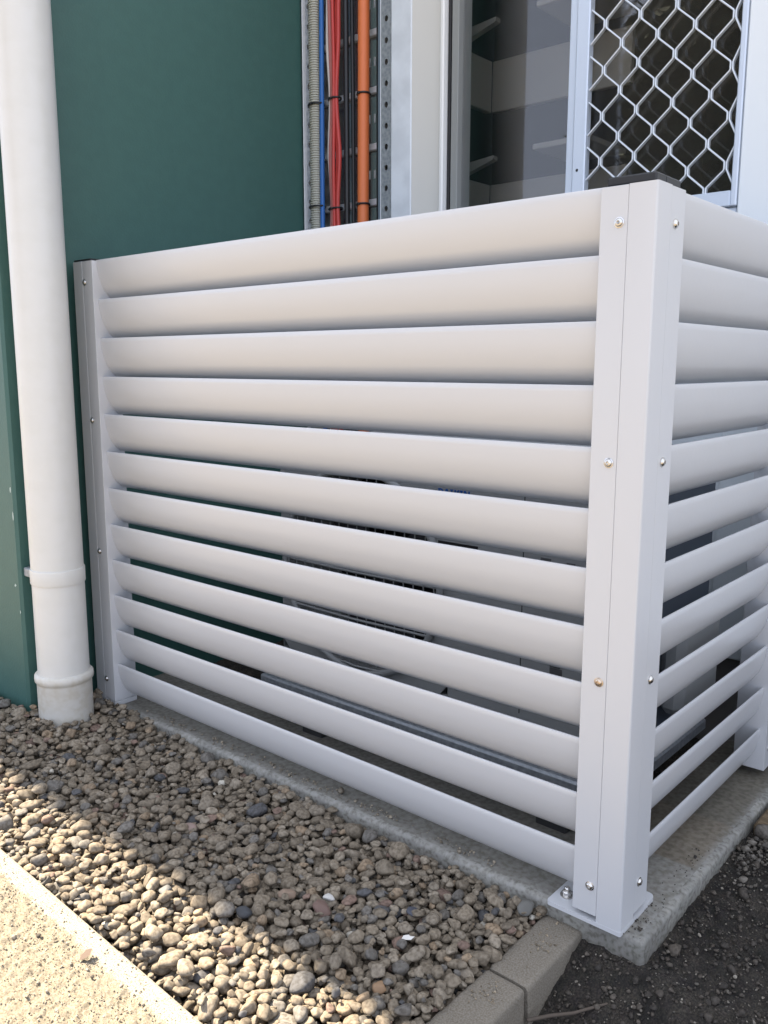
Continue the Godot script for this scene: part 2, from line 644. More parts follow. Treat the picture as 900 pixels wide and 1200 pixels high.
func build_window_wall():
	var t := thing("window_wall", "pale trimmed window wall behind the slatted screen", "wall", Vector3(-0.6, 0.0, WIN_Z))
	var o := -t.position
	var zb := WIN_Z - 0.16
	part("lower_cladding", box_mesh(Vector3(-1.029, 0.19, zb) + o, Vector3(-0.158, 1.066, WIN_Z) + o, 0.002), M.panel, t)
	part("base", box_mesh(Vector3(-1.354, -0.12, zb) + o, Vector3(1.6, 0.188, WIN_Z - 0.03) + o, 0.002), plain(Color(0.16, 0.15, 0.14), 0.9), t)
	part("side_panel", box_mesh(Vector3(-0.157, 0.19, zb) + o, Vector3(1.6, 2.72, WIN_Z + 0.012) + o, 0.003), M.panel, t)
	part("upper_wall", box_mesh(Vector3(-1.354, 2.06, zb) + o, Vector3(-0.158, 2.72, WIN_Z) + o, 0.002), M.panel, t)
	part("trim", box_mesh(Vector3(-1.0285, 0.19, WIN_Z - 0.10) + o, Vector3(-0.9620, 2.058, WIN_Z + 0.004) + o, 0.003), M.trim, t)
	# the warm strip steps back beside the sealed window jamb
	var st := start()
	extrude(st, [Vector2(-0.9618, WIN_Z + 0.002), Vector2(-0.905, WIN_Z - 0.008), Vector2(-0.8825, WIN_Z - 0.008), Vector2(-0.8825, WIN_Z - 0.1), Vector2(-0.9618, WIN_Z - 0.1)], Vector3(0, 1.067, 0) + o, Vector3.RIGHT, Vector3.BACK, Vector3(0, 0.99, 0))
	part("trim", st.commit(), M.trim_warm, t)
	part("sealant_bead", box_mesh(Vector3(-0.8823, 1.067, WIN_Z - 0.08) + o, Vector3(-0.8705, 2.057, WIN_Z - 0.003) + o, 0.003), M.sealant, t)
	# back of the recess that holds the cables
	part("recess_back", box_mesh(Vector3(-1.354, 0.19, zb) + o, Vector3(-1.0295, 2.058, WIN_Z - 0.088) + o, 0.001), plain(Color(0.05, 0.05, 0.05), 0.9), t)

func build_roof():
	# the eaves of the green building; their shadow ends in the gravel
	var t := thing("roof_eaves", "pale flat roof eaves over the green wall, above the photo", "roof", Vector3(-3.2, 3.6, -1.0))
	var ze := 0.314 + 3.62 * (0.12 / 0.76)
	part("soffit", box_mesh(Vector3(-2.4, 0.003, -2.6), Vector3(1.9, 0.06, ze + 1.0 - 0.021), 0.002), M.roof, t)
	part("fascia", box_mesh(Vector3(-2.4, -0.02, ze + 1.0 - 0.02), Vector3(1.9, 0.16, ze + 1.0), 0.003), M.panel, t)

func build_added_tree():
	# added out of view behind the camera to darken the right pane's reflection
	var t := thing("added_tree", "unseen dark tree added to darken the reflection in the right window pane", "tree", Vector3(-2.62, -0.12, 5.5))
	var st := start()
	tube(st, [Vector3(0, 0, 0), Vector3(0.05, 0.8, 0.0), Vector3(-0.03, 1.6, 0.05), Vector3(0.0, 3.2, 0.0)], 0.15, 10, 0.35)
	for k in 6:
		var a := TAU * k / 6.0
		tube(st, [Vector3(0, 1.2 + 0.25 * k, 0), Vector3(cos(a) * 0.7, 1.9 + 0.25 * k, sin(a) * 0.6), Vector3(cos(a) * 1.3, 2.3 + 0.3 * k, sin(a) * 1.0)], 0.05, 7, 0.3)
	part("trunk", st.commit(), M.twig, t)
	var lf := start()
	var up := Vector3.UP
	tri_n(lf, Vector3(-0.10, 0, 0), Vector3(0, 0.02, 0.06), Vector3(0.12, 0, 0), up, up, up)
	tri_n(lf, Vector3(-0.10, 0, 0), Vector3(0, 0.02, -0.06), Vector3(0.12, 0, 0), up, up, up)
	var mm := MultiMesh.new()
	mm.transform_format = MultiMesh.TRANSFORM_3D
	mm.mesh = lf.commit()
	mm.instance_count = 15000
	for i in 15000:
		var d := Vector3(rng.randfn(), rng.randfn(), rng.randfn()).normalized() * pow(rng.randf(), 0.4)
		var p := Vector3(d.x * 0.95, 3.0 + d.y * 1.55, d.z * 0.9)
		p += Vector3(0.25 * sin(p.y * 4.0 + p.z * 3.0), 0.2 * sin(p.x * 4.0), 0.2 * sin(p.x * 3.0 + p.y * 5.0))
		var b := Basis.from_euler(Vector3(rng.randf_range(-1, 1), rng.randf() * TAU, rng.randf_range(-1, 1))).scaled(Vector3.ONE * rng.randf_range(0.8, 1.5))
		mm.set_instance_transform(i, Transform3D(b, p))
	var mi := MultiMeshInstance3D.new()
	mi.name = "crown"
	mi.multimesh = mm
	mi.material_override = plain(Color(0.030, 0.045, 0.02), 0.8)
	mi.set_meta("kind", "stuff")
	t.add_child(mi, true)

func build_window():
	var t := thing("sliding_window", "silver framed sliding window with dark glass above the screen", "window", Vector3(-0.5, 1.07, WIN_Z))
	var o := -t.position
	var fr := part("frame", box_mesh(Vector3(-0.8695, 1.068, WIN_Z - 0.075) + o, Vector3(-0.8625, 2.055, WIN_Z - 0.02) + o, 0.001), M.rubber, t)
	fr.name = "gasket"
	part("frame", box_mesh(Vector3(-0.8622, 1.068, WIN_Z - 0.078) + o, Vector3(-0.8420, 2.055, WIN_Z - 0.024) + o, 0.0015), M.frame_grey, t)
	part("frame", box_mesh(Vector3(-0.8622, 2.0, WIN_Z - 0.078) + o, Vector3(-0.158, 2.0578, WIN_Z + 0.002) + o, 0.002), M.aluminium, t)
	part("sill", box_mesh(Vector3(-0.8622, 1.0665, WIN_Z - 0.10) + o, Vector3(-0.1585, 1.080, WIN_Z + 0.006) + o, 0.002), M.aluminium, t)
	# two meeting stiles with the dark joint between them
	part("mullion", box_mesh(Vector3(-0.5285, 1.081, WIN_Z - 0.05) + o, Vector3(-0.5098, 1.999, WIN_Z + 0.010) + o, 0.002), M.aluminium, t)
	part("pane", box_mesh(Vector3(-0.8418, 1.081, WIN_Z - 0.046) + o, Vector3(-0.5287, 1.999, WIN_Z - 0.042) + o, 0.0005), M.glass, t)
	part("pane", box_mesh(Vector3(-0.5283, 1.081, WIN_Z - 0.066) + o, Vector3(-0.1582, 1.999, WIN_Z - 0.062) + o, 0.0005), M.glass_veiled, t)

	var g := thing("security_screen", "silver diamond mesh security screen on the right window sash", "window screen", Vector3(-0.33, 1.08, WIN_Z))
	o = -g.position
	var zf := WIN_Z + 0.016
	var zk := WIN_Z - 0.006
	part("frame", box_mesh(Vector3(-0.5092, 1.0805, zk) + o, Vector3(-0.4795, 1.998, zf) + o, 0.002), M.aluminium, g)
	part("frame", box_mesh(Vector3(-0.1690, 1.0805, zk) + o, Vector3(-0.1575, 1.998, zf) + o, 0.002), M.aluminium, g)
	part("frame", box_mesh(Vector3(-0.4793, 1.0805, zk) + o, Vector3(-0.1692, 1.1100, zf) + o, 0.002), M.aluminium, g)
	part("frame", box_mesh(Vector3(-0.4793, 1.970, zk) + o, Vector3(-0.1692, 1.998, zf) + o, 0.002), M.aluminium, g)
	var rv := start()
	lathe(rv, [Vector2(0.0, 0.0015), Vector2(0.0025, 0.001), Vector2(0.0032, 0.0)], Vector3(-0.497, 1.1905, zf) + o, 12, Vector3.BACK)
	part("rivet", rv.commit(), M.black, g)
	# one zig-zag strand per column, joined side by side at the knots
	var half := 0.0377
	var row := 0.0894
	var x_first := -0.4493 - half
	var y_knot := 1.4707 - 6 * row
	for s in 9:
		var xl := x_first + s * half + 0.0022
		var xr := x_first + (s + 1) * half - 0.0022
		if s == 8:
			xr = minf(xr, -0.168)
		var pts := []
		for m in 14:
			# columns alternate by half a row
			var odd := (s % 2) == 0
			var yl := y_knot + m * row + (row / 2 if odd else 0.0)
			var yr := y_knot + m * row + (0.0 if odd else row / 2)
			var lo_first := yl < yr
			for q in ([[xl, yl], [xr, yr]] if lo_first else [[xr, yr], [xl, yl]]):
				for d in [-0.0085, -0.0058, 0.0, 0.0058, 0.0085]:
					var bend := 0.0009 if absf(d) > 0.007 else 0.0
					var xx: float = q[0] + (bend if q[0] == xl else -bend)
					pts.append(Vector2(xx, q[1] + d))
		var clean := []
		for q in pts:
			if q.y > 1.105 and q.y < 1.975:
				clean.append(Vector3(q.x, q.y, WIN_Z + 0.004) + o)
		var st := start()
		flat_strand(st, clean, 0.0016, 0.0045)
		part("strand", st.commit(), M.wire, g)

# a strip of rectangular section in the x-y plane
func flat_strand(st: SurfaceTool, pts: Array, hw: float, hd: float):
	var n := pts.size()
	var L := []
	var R := []
	for i in n:
		var t: Vector3 = (pts[min(i + 1, n - 1)] - pts[max(i - 1, 0)]).normalized()
		var s := Vector3(t.y, -t.x, 0) * hw
		L.append(pts[i] - s)
		R.append(pts[i] + s)
	var f := Vector3(0, 0, hd)
	for i in n - 1:
		var nl: Vector3 = (L[i] - R[i]).normalized()
		var z := Vector3(0, 0, 1)
		# front with rounded shoulders
		tri_n(st, L[i] + f * 0.7, pts[i] + f, pts[i + 1] + f, (nl + z).normalized(), z, z)
		tri_n(st, L[i] + f * 0.7, pts[i + 1] + f, L[i + 1] + f * 0.7, (nl + z).normalized(), z, (nl + z).normalized())
		tri_n(st, R[i] + f * 0.7, pts[i] + f, pts[i + 1] + f, (z - nl).normalized(), z, z)
		tri_n(st, R[i] + f * 0.7, pts[i + 1] + f, R[i + 1] + f * 0.7, (z - nl).normalized(), z, (z - nl).normalized())
		tri_n(st, L[i] + f * 0.7, L[i + 1] + f * 0.7, L[i + 1] - f, nl, nl, nl)
		tri_n(st, L[i] + f * 0.7, L[i + 1] - f, L[i] - f, nl, nl, nl)
		tri_n(st, R[i] + f * 0.7, R[i + 1] + f * 0.7, R[i + 1] - f, -nl, -nl, -nl)
		tri_n(st, R[i] + f * 0.7, R[i + 1] - f, R[i] - f, -nl, -nl, -nl)
		tri_n(st, L[i] - f, L[i + 1] - f, R[i + 1] - f, -z, -z, -z)
		tri_n(st, L[i] - f, R[i + 1] - f, R[i] - f, -z, -z, -z)

func bracket_mesh(y: float) -> ArrayMesh:
	# a tapering gusset under a shelf
	var st := start()
	extrude(st, [Vector2(-1.000, y - 0.020), Vector2(-0.870, y + 0.018), Vector2(-0.870, y + 0.028), Vector2(-1.000, y + 0.016)], Vector3(0, 0, -0.96), Vector3.RIGHT, Vector3.UP, Vector3(0, 0, 0.02))
	return st.commit()

func build_room():
	var t := thing("dim_room", "dim room seen through the window glass", "room", Vector3(-0.6, 0.9, WIN_Z - 0.2))
	var o := -t.position
	var z0 := WIN_Z - 0.161
	var z1 := -3.4
	part("floor", box_mesh(Vector3(-1.353, 0.80, z1) + o, Vector3(1.6, 0.9, z0) + o), M.room, t)
	part("ceiling", box_mesh(Vector3(-1.353, 2.6, z1) + o, Vector3(1.6, 2.7, z0) + o), M.room, t)
	part("wall", box_mesh(Vector3(-1.353, 0.9, z1) + o, Vector3(1.6, 2.6, z1 + 0.1) + o), M.room, t)
	part("wall", box_mesh(Vector3(-1.353, 0.9, z1 + 0.1) + o, Vector3(-1.25, 2.6, z0) + o), M.room, t)
	part("wall", box_mesh(Vector3(1.5, 0.9, z1 + 0.1) + o, Vector3(1.6, 2.6, z0) + o), M.room, t)
	# corner shelving of pale boards
	var s := thing("corner_shelving", "pale corner shelving boards behind the left window pane", "shelving", Vector3(-0.9, 0.9, -1.2))
	o = -s.position
	for k in 4:
		var yb := 1.156 + (k - 1) * 0.332 + 0.0
		part("board", box_mesh(Vector3(-1.02, yb, -1.168) + o, Vector3(-0.60, yb + 0.136, -1.15) + o, 0.002), M.shelf, s)
		part("board", box_mesh(Vector3(-1.04, yb, -1.15) + o, Vector3(-1.02, yb + 0.136, -0.885) + o, 0.002), M.shelf, s)
		part("bracket", bracket_mesh(yb + 0.132), M.shelf_edge, s, o)
		part("shelf", box_mesh(Vector3(-0.76 - 0.0, yb - 0.174 + 0.332, -1.145) + o, Vector3(-0.60, yb - 0.160 + 0.332, -0.95) + o, 0.002), M.shelf_edge, s)

# ------------------------------------------------------------------ slab
func build_slab():
	var top := func(x: float, z: float) -> float:
		return 0.0008 * n_a.get_noise_2d(x * 2.0, z * 2.0)
	var col := func(x: float, z: float) -> Color:
		var k := 1.0 + 0.10 * n_a.get_noise_2d(x * 0.9 + 3.0, z * 0.9)
		var c := Color(0.215, 0.205, 0.18)
		if x > -0.17:
			# patches left by the boards and later pours
			if z > -0.235:
				c = Color(0.235, 0.225, 0.20)
			elif z > -0.40:
				c = Color(0.19, 0.165, 0.128)
			else:
				c = Color(0.165, 0.15, 0.12)
		var rim: float = maxf(smoothstep(0.004, 0.022, x), 0.6 * smoothstep(-0.035, -0.018, z + 0.012 * n_a.get_noise_2d(x * 1.5, 4.0)))
		c = c.lerp(Color(0.30, 0.293, 0.27), rim * 0.8)
		return c * k
	var z_front := -0.010
	var x_right := 0.030
	# worn round nosing, swept round the front edge, the corner and the right edge
	var prof := [Vector2(-0.012, 0.0), Vector2(-0.0045, -0.0008), Vector2(-0.0012, -0.0030), Vector2(0.0, -0.007), Vector2(0.001, -0.055), Vector2(0.001, -0.115)]
	var line := []
	var zz := -1.0
	while zz < z_front - 0.01:
		line.append([Vector3(x_right, 0, zz), Vector3(1, 0, 0)])
		zz += 0.012
	for k in 7:
		var a := PI / 2 * k / 6.0
		line.append([Vector3(x_right - 0.005 + 0.005 * cos(a), 0, z_front - 0.005 + 0.005 * sin(a)), Vector3(cos(a), 0, sin(a))])
	var xx := x_right - 0.012
	while xx > -1.36:
		line.append([Vector3(xx, 0, z_front), Vector3(0, 0, 1)])
		xx -= 0.012
	var st := start()
	for i in line.size() - 1:
		for j in prof.size() - 1:
			var q := []
			var nn := []
			var cc := []
			for e in [[i, j], [i + 1, j], [i + 1, j + 1], [i, j + 1]]:
				var p: Vector3 = line[e[0]][0]
				var d: Vector3 = line[e[0]][1]
				var f: Vector2 = prof[e[1]]
				var chip := 0.0007 * n_a.get_noise_3d(p.x * 0.5, f.y * 0.5, p.z * 0.5) - 0.006 * smoothstep(0.48, 0.66, n_a.get_noise_3d(p.x * 1.7 + 7.0, f.y, p.z * 1.7)) * smoothstep(0.03, 0.0, -f.y)
				var w := 0.0 if e[1] == 0 else 1.0
				var pos := p + d * (f.x + chip * w) + Vector3(0, f.y + (chip * 0.4 * w), 0)
				if e[1] == 0:
					pos.y = top.call(pos.x, pos.z)
				q.append(pos)
				var up := 1.0 if e[1] < 1 else (0.75 if e[1] == 1 else (0.5 if e[1] == 2 else 0.12))
				nn.append((d * (1.0 - up) + Vector3.UP * up).normalized())
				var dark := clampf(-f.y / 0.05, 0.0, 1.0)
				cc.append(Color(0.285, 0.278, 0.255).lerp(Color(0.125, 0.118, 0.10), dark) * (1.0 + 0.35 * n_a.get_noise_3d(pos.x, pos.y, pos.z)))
			for tr in [[0, 1, 2], [0, 2, 3]]:
				var A: Vector3 = q[tr[0]]
				var B: Vector3 = q[tr[1]]
				var C: Vector3 = q[tr[2]]
				var order: Array = [tr[0], tr[2], tr[1]] if (B - A).cross(C - A).dot(nn[tr[0]]) > 0 else tr
				for v in order:
					st.set_color(cc[v])
					st.set_normal(nn[v])
					st.add_vertex(q[v])
	var t := Node3D.new()
	t.name = numbered("concrete_slab")
	t.set_meta("kind", "structure")
	add_child(t)
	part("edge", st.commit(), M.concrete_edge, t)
	part("surface", sheet(-1.36, x_right - 0.012, z_front - 0.21, z_front - 0.012, 0.008, top, col), M.concrete, t)
	part("surface", sheet(-0.155, x_right - 0.012, -1.0, z_front - 0.21, 0.008, top, col), M.concrete, t)
	# inner faces of the slab strip round the earth floor
	var s2 := start()
	face(s2, [Vector3(-1.36, 0, z_front - 0.21), Vector3(-0.155, 0, z_front - 0.21), Vector3(-0.155, -0.1, z_front - 0.21), Vector3(-1.36, -0.1, z_front - 0.21)], Vector3(0, 0, 1))
	face(s2, [Vector3(-0.155, 0, -1.0), Vector3(-0.155, 0, z_front - 0.21), Vector3(-0.155, -0.1, z_front - 0.21), Vector3(-0.155, -0.1, -1.0)], Vector3(1, 0, 0))
	part("inner_side", s2.commit(), plain(Color(0.13, 0.12, 0.10), 0.9), t)
	var hs := func(x: float, z: float) -> float:
		return -0.014 + 0.010 * n_a.get_noise_2d(x, z) + 0.006 * n_b.get_noise_2d(x, z)
	var cs := func(x: float, z: float) -> Color:
		return Color(0.055, 0.045, 0.034) * clampf(0.9 + 0.9 * n_a.get_noise_2d(x * 2.0 + 9.0, z * 2.0), 0.4, 1.8)
	structure("earth_floor", sheet(-1.36, -0.15, -0.76, -0.215, 0.008, hs, cs), M.soil)

# ------------------------------------------------------------------ the slatted screen
func slat_profile() -> Array:
	# (depth behind the lip, height below it): outer face, then the inner face back up
	var outer := [Vector2(0.0, 0.0), Vector2(0.0006, -0.008), Vector2(0.0024, -0.0226), Vector2(0.0050, -0.034), Vector2(0.0086, -0.0446), Vector2(0.0134, -0.0552), Vector2(0.0192, -0.0650), Vector2(0.0256, -0.0730), Vector2(0.0325, -0.0785), Vector2(0.0385, -0.0818)]
	var out := []
	var th := 0.0022
	for p in outer:
		out.append(p)
	for i in range(outer.size() - 1, -1, -1):
		var a: Vector2 = outer[max(i - 1, 0)]
		var b: Vector2 = outer[min(i + 1, outer.size() - 1)]
		var d := (b - a).normalized()
		out.append(outer[i] + Vector2(-d.y, d.x) * (th + (0.0018 if i == 0 else (0.0012 if i == 1 else 0.0))))
	# round the lip
	out.append(Vector2(0.0030, 0.0012))
	out.append(Vector2(0.0006, 0.0010))
	return out

func screw(parent: Node3D, at: Vector3, axis: Vector3, turn: float):
	var st := start()
	# button head with a washer rim and a hex recess
	lathe(st, [Vector2(0.0066, 0.0), Vector2(0.0066, 0.0007), Vector2(0.0054, 0.0011), Vector2(0.0050, 0.0024), Vector2(0.0038, 0.0036), Vector2(0.0024, 0.0040), Vector2(0.0021, 0.0018), Vector2(0.0, 0.0018)], at, 18, axis)
	var o := part("screw", st.commit(), M.steel, parent)
	o.rotation = Vector3.ZERO
	if turn > 0.5:
		o.set_meta("label", "screw head with a rusty tinge")
		var rusty := plain(Color(0.58, 0.47, 0.36), 0.3, 1.0)
		o.material_override = rusty

func corner_tube() -> ArrayMesh:
	# square tube whose outer arris is rounded; (x, z) outline pulled upwards
	var p := [Vector2(-0.0370, -0.0405), Vector2(-0.0370, 0.0)]
	for k in 7:
		var a := PI / 2 * (1.0 - k / 6.0)
		p.append(Vector2(-0.0032 + 0.0032 * cos(a), -0.0032 + 0.0032 * sin(a)))
	p.append(Vector2(0.0, -0.0405))
	var st := start()
	extrude(st, p, Vector3(0, 0.004, 0), Vector3.RIGHT, Vector3.BACK, Vector3(0, 0.996, 0))
	return st.commit()

func channel_mesh(lo: Vector3, hi: Vector3) -> ArrayMesh:
	return box_mesh(lo, hi, 0.0005)

func build_screen():
	var t := thing("slatted_screen", "white aluminium slatted screen boxing in the air conditioner", "screen", Vector3(0, 0, 0))
	var lip := 0.011
	# --- corner post: a square tube between two side channels that hold the slats
	var post := part("corner_post", corner_tube(), M.white, t)
	part("channel", channel_mesh(Vector3(-0.0745, 0.0148, -0.058), Vector3(-0.0376, 0.9995, -0.0002)), M.white, post)
	part("channel", channel_mesh(Vector3(-0.058, 0.0138, -0.0838), Vector3(-0.0003, 0.9995, -0.0413)), M.white, post)
	for y in [0.9555, 0.657, 0.3595, 0.058]:
		screw(post, Vector3(-0.0485, y, -0.0003), Vector3.BACK, 1.0 if absf(y - 0.3595) < 0.01 else 0.0)
		screw(post, Vector3(-0.0003, y, -0.0552), Vector3.RIGHT, 0.0)
	var cap := start()
	block(cap, Vector3(-0.070, 1.0003, -0.034), Vector3(-0.005, 1.0115, -0.005), 0.002)
	block(cap, Vector3(-0.034, 1.0003, -0.079), Vector3(-0.0053, 1.0112, -0.0335), 0.002)
	block(cap, Vector3(-0.0697, 1.0003, -0.060), Vector3(-0.030, 1.0109, -0.0345), 0.002)
	part("cap", cap.commit(), M.black, post)
	# rounded base plate standing on the slab
	var st := start()
	var plate := []
	for q in [[-0.1165, 0.0, 0.006], [0.0005, 0.0005, 0.003], [0.0, -0.117, 0.010], [-0.1165, -0.117, 0.008]]:
		var r: float = q[2]
		var cx: float = q[0] + (r if q[0] < -0.05 else -r)
		var cz: float = q[1] + (-r if q[1] > -0.05 else r)
		var a0 := 0.0
		if q[0] < -0.05 and q[1] > -0.05: a0 = PI
		elif q[0] > -0.05 and q[1] > -0.05: a0 = PI / 2
		elif q[0] > -0.05: a0 = 0.0
		else: a0 = -PI / 2
		for k in 6:
			var a: float = a0 - PI / 2 * k / 5.0
			plate.append(Vector2(cx + r * cos(a), cz + r * sin(a)))
	extrude(st, plate, Vector3(0, 0.0006, 0), Vector3.RIGHT, Vector3.BACK, Vector3(0, 0.0062, 0), 30.0)
	part("base_plate", st.commit(), M.white, post)
	bolt(post, Vector3(-0.0985, 0.0068, -0.0300))
	bolt(post, Vector3(-0.0300, 0.0068, -0.1000))

	# --- wall post at the left end
	var wp := part("wall_post", box_mesh(Vector3(-1.3265, 0.001, -0.058), Vector3(-1.2912, 1.0005, 0.0), 0.0006), M.white, t)
	part("channel", channel_mesh(Vector3(-1.2908, 0.0125, -0.058), Vector3(-1.2518, 1.0, -0.0003)), M.white, wp)
	part("foot", box_mesh(Vector3(-1.2912, 0.0005, -0.0585), Vector3(-1.2518, 0.0115, 0.0), 0.001), M.white, wp)
	for y in [0.9558, 0.660, 0.3645, 0.062]:
		screw(wp, Vector3(-1.283, y, -0.0003), Vector3.BACK, 0.0)
	part("cap", box_mesh(Vector3(-1.3275, 1.0008, -0.060), Vector3(-1.262, 1.0052, -0.003), 0.001), M.black, wp)

	# --- end post of the side screen, against the house
	var ep := part("end_post", box_mesh(Vector3(-0.060, 0.018, -0.705), Vector3(-0.0003, 1.0, -0.650), 0.0015), M.white, t)
	part("channel", channel_mesh(Vector3(-0.058, 0.019, -0.6490), Vector3(-0.0006, 0.9995, -0.6075)), M.white, ep)
	part("foot", box_mesh(Vector3(-0.050, 0.0005, -0.700), Vector3(-0.012, 0.0178, -0.655), 0.001), M.galv, ep)
	for y in [0.9555, 0.657, 0.3595, 0.058]:
		screw(ep, Vector3(-0.0006, y, -0.63), Vector3.RIGHT, 0.0)
	part("cap", box_mesh(Vector3(-0.056, 1.0003, -0.70), Vector3(-0.004, 1.006, -0.612), 0.001), M.black, ep)

	# --- twelve slats in front and twelve at the side
	var sp := slat_profile()
	var m1 := start()
	extrude(m1, sp, Vector3(0, 0, 0), Vector3(0, 0, -1), Vector3.UP, Vector3(1.2515 - 0.0748, 0, 0))
	var front := m1.commit()
	var m2 := start()
	extrude(m2, sp, Vector3(0, 0, 0), Vector3(-1, 0, 0), Vector3.UP, Vector3(0, 0, -(0.6072 - 0.0841)))
	var sidem := m2.commit()
	for i in 12:
		var y := 1.0003 - i * SLAT_PITCH
		var a := part("slat", front, M.white, t, Vector3(-1.2515, y, -lip + rng.randf_range(-0.0004, 0.0004)))
		a.rotation.z = rng.randf_range(-0.0006, 0.0006)
	for i in 12:
		var y := 1.0003 - i * SLAT_PITCH
		part("slat", sidem, M.white, t, Vector3(-lip, y, -0.0841))

func bolt(parent: Node3D, at: Vector3):
	var st := start()
	lathe(st, [Vector2(0.0105, 0.0), Vector2(0.0105, 0.0014), Vector2(0.0095, 0.0018), Vector2(0.0, 0.0018)], at, 20)
	lathe(st, [Vector2(0.0080, 0.0018), Vector2(0.0080, 0.0070), Vector2(0.0068, 0.0082), Vector2(0.0045, 0.0084)], at, 6, Vector3.UP, 10.0)
	lathe(st, [Vector2(0.0044, 0.0084), Vector2(0.0044, 0.0128), Vector2(0.0036, 0.0136), Vector2(0.0, 0.0136)], at, 12)
	part("bolt", st.commit(), M.steel, parent)

# ------------------------------------------------------------------ downpipe
func build_downpipe():
	var t := thing("downpipe", "white plastic rainwater downpipe rising from the gravel", "downpipe", Vector3(-1.277, 0, 0.107))
	var r := 0.0545
	var st := start()
	lathe(st, [Vector2(r, 0.09), Vector2(r, 3.59)], Vector3.ZERO, 56)
	part("pipe", st.commit(), M.pvc, t)
	var s2 := start()
	lathe(s2, [Vector2(r + 0.0035, -0.12), Vector2(r + 0.0035, 0.090), Vector2(r + 0.0045, 0.094), Vector2(r + 0.0072, 0.0965), Vector2(r + 0.0078, 0.103), Vector2(r + 0.0072, 0.1095), Vector2(r + 0.0040, 0.113), Vector2(r + 0.0002, 0.1145)], Vector3.ZERO, 56)
	part("socket", s2.commit(), M.pvc_dirty, t)
	var s3 := start()
	lathe(s3, [Vector2(r, 0.3155), Vector2(r + 0.0018, 0.3158), Vector2(r + 0.0024, 0.318), Vector2(r + 0.0024, 0.346), Vector2(r + 0.0018, 0.3482), Vector2(r, 0.3485)], Vector3.ZERO, 56)
	var clip := part("clip", s3.commit(), M.pvc, t)
	part("lug", box_mesh(Vector3(-0.0775, 0.322, 0.022), Vector3(-0.030, 0.342, 0.038), 0.002), M.galv, clip)

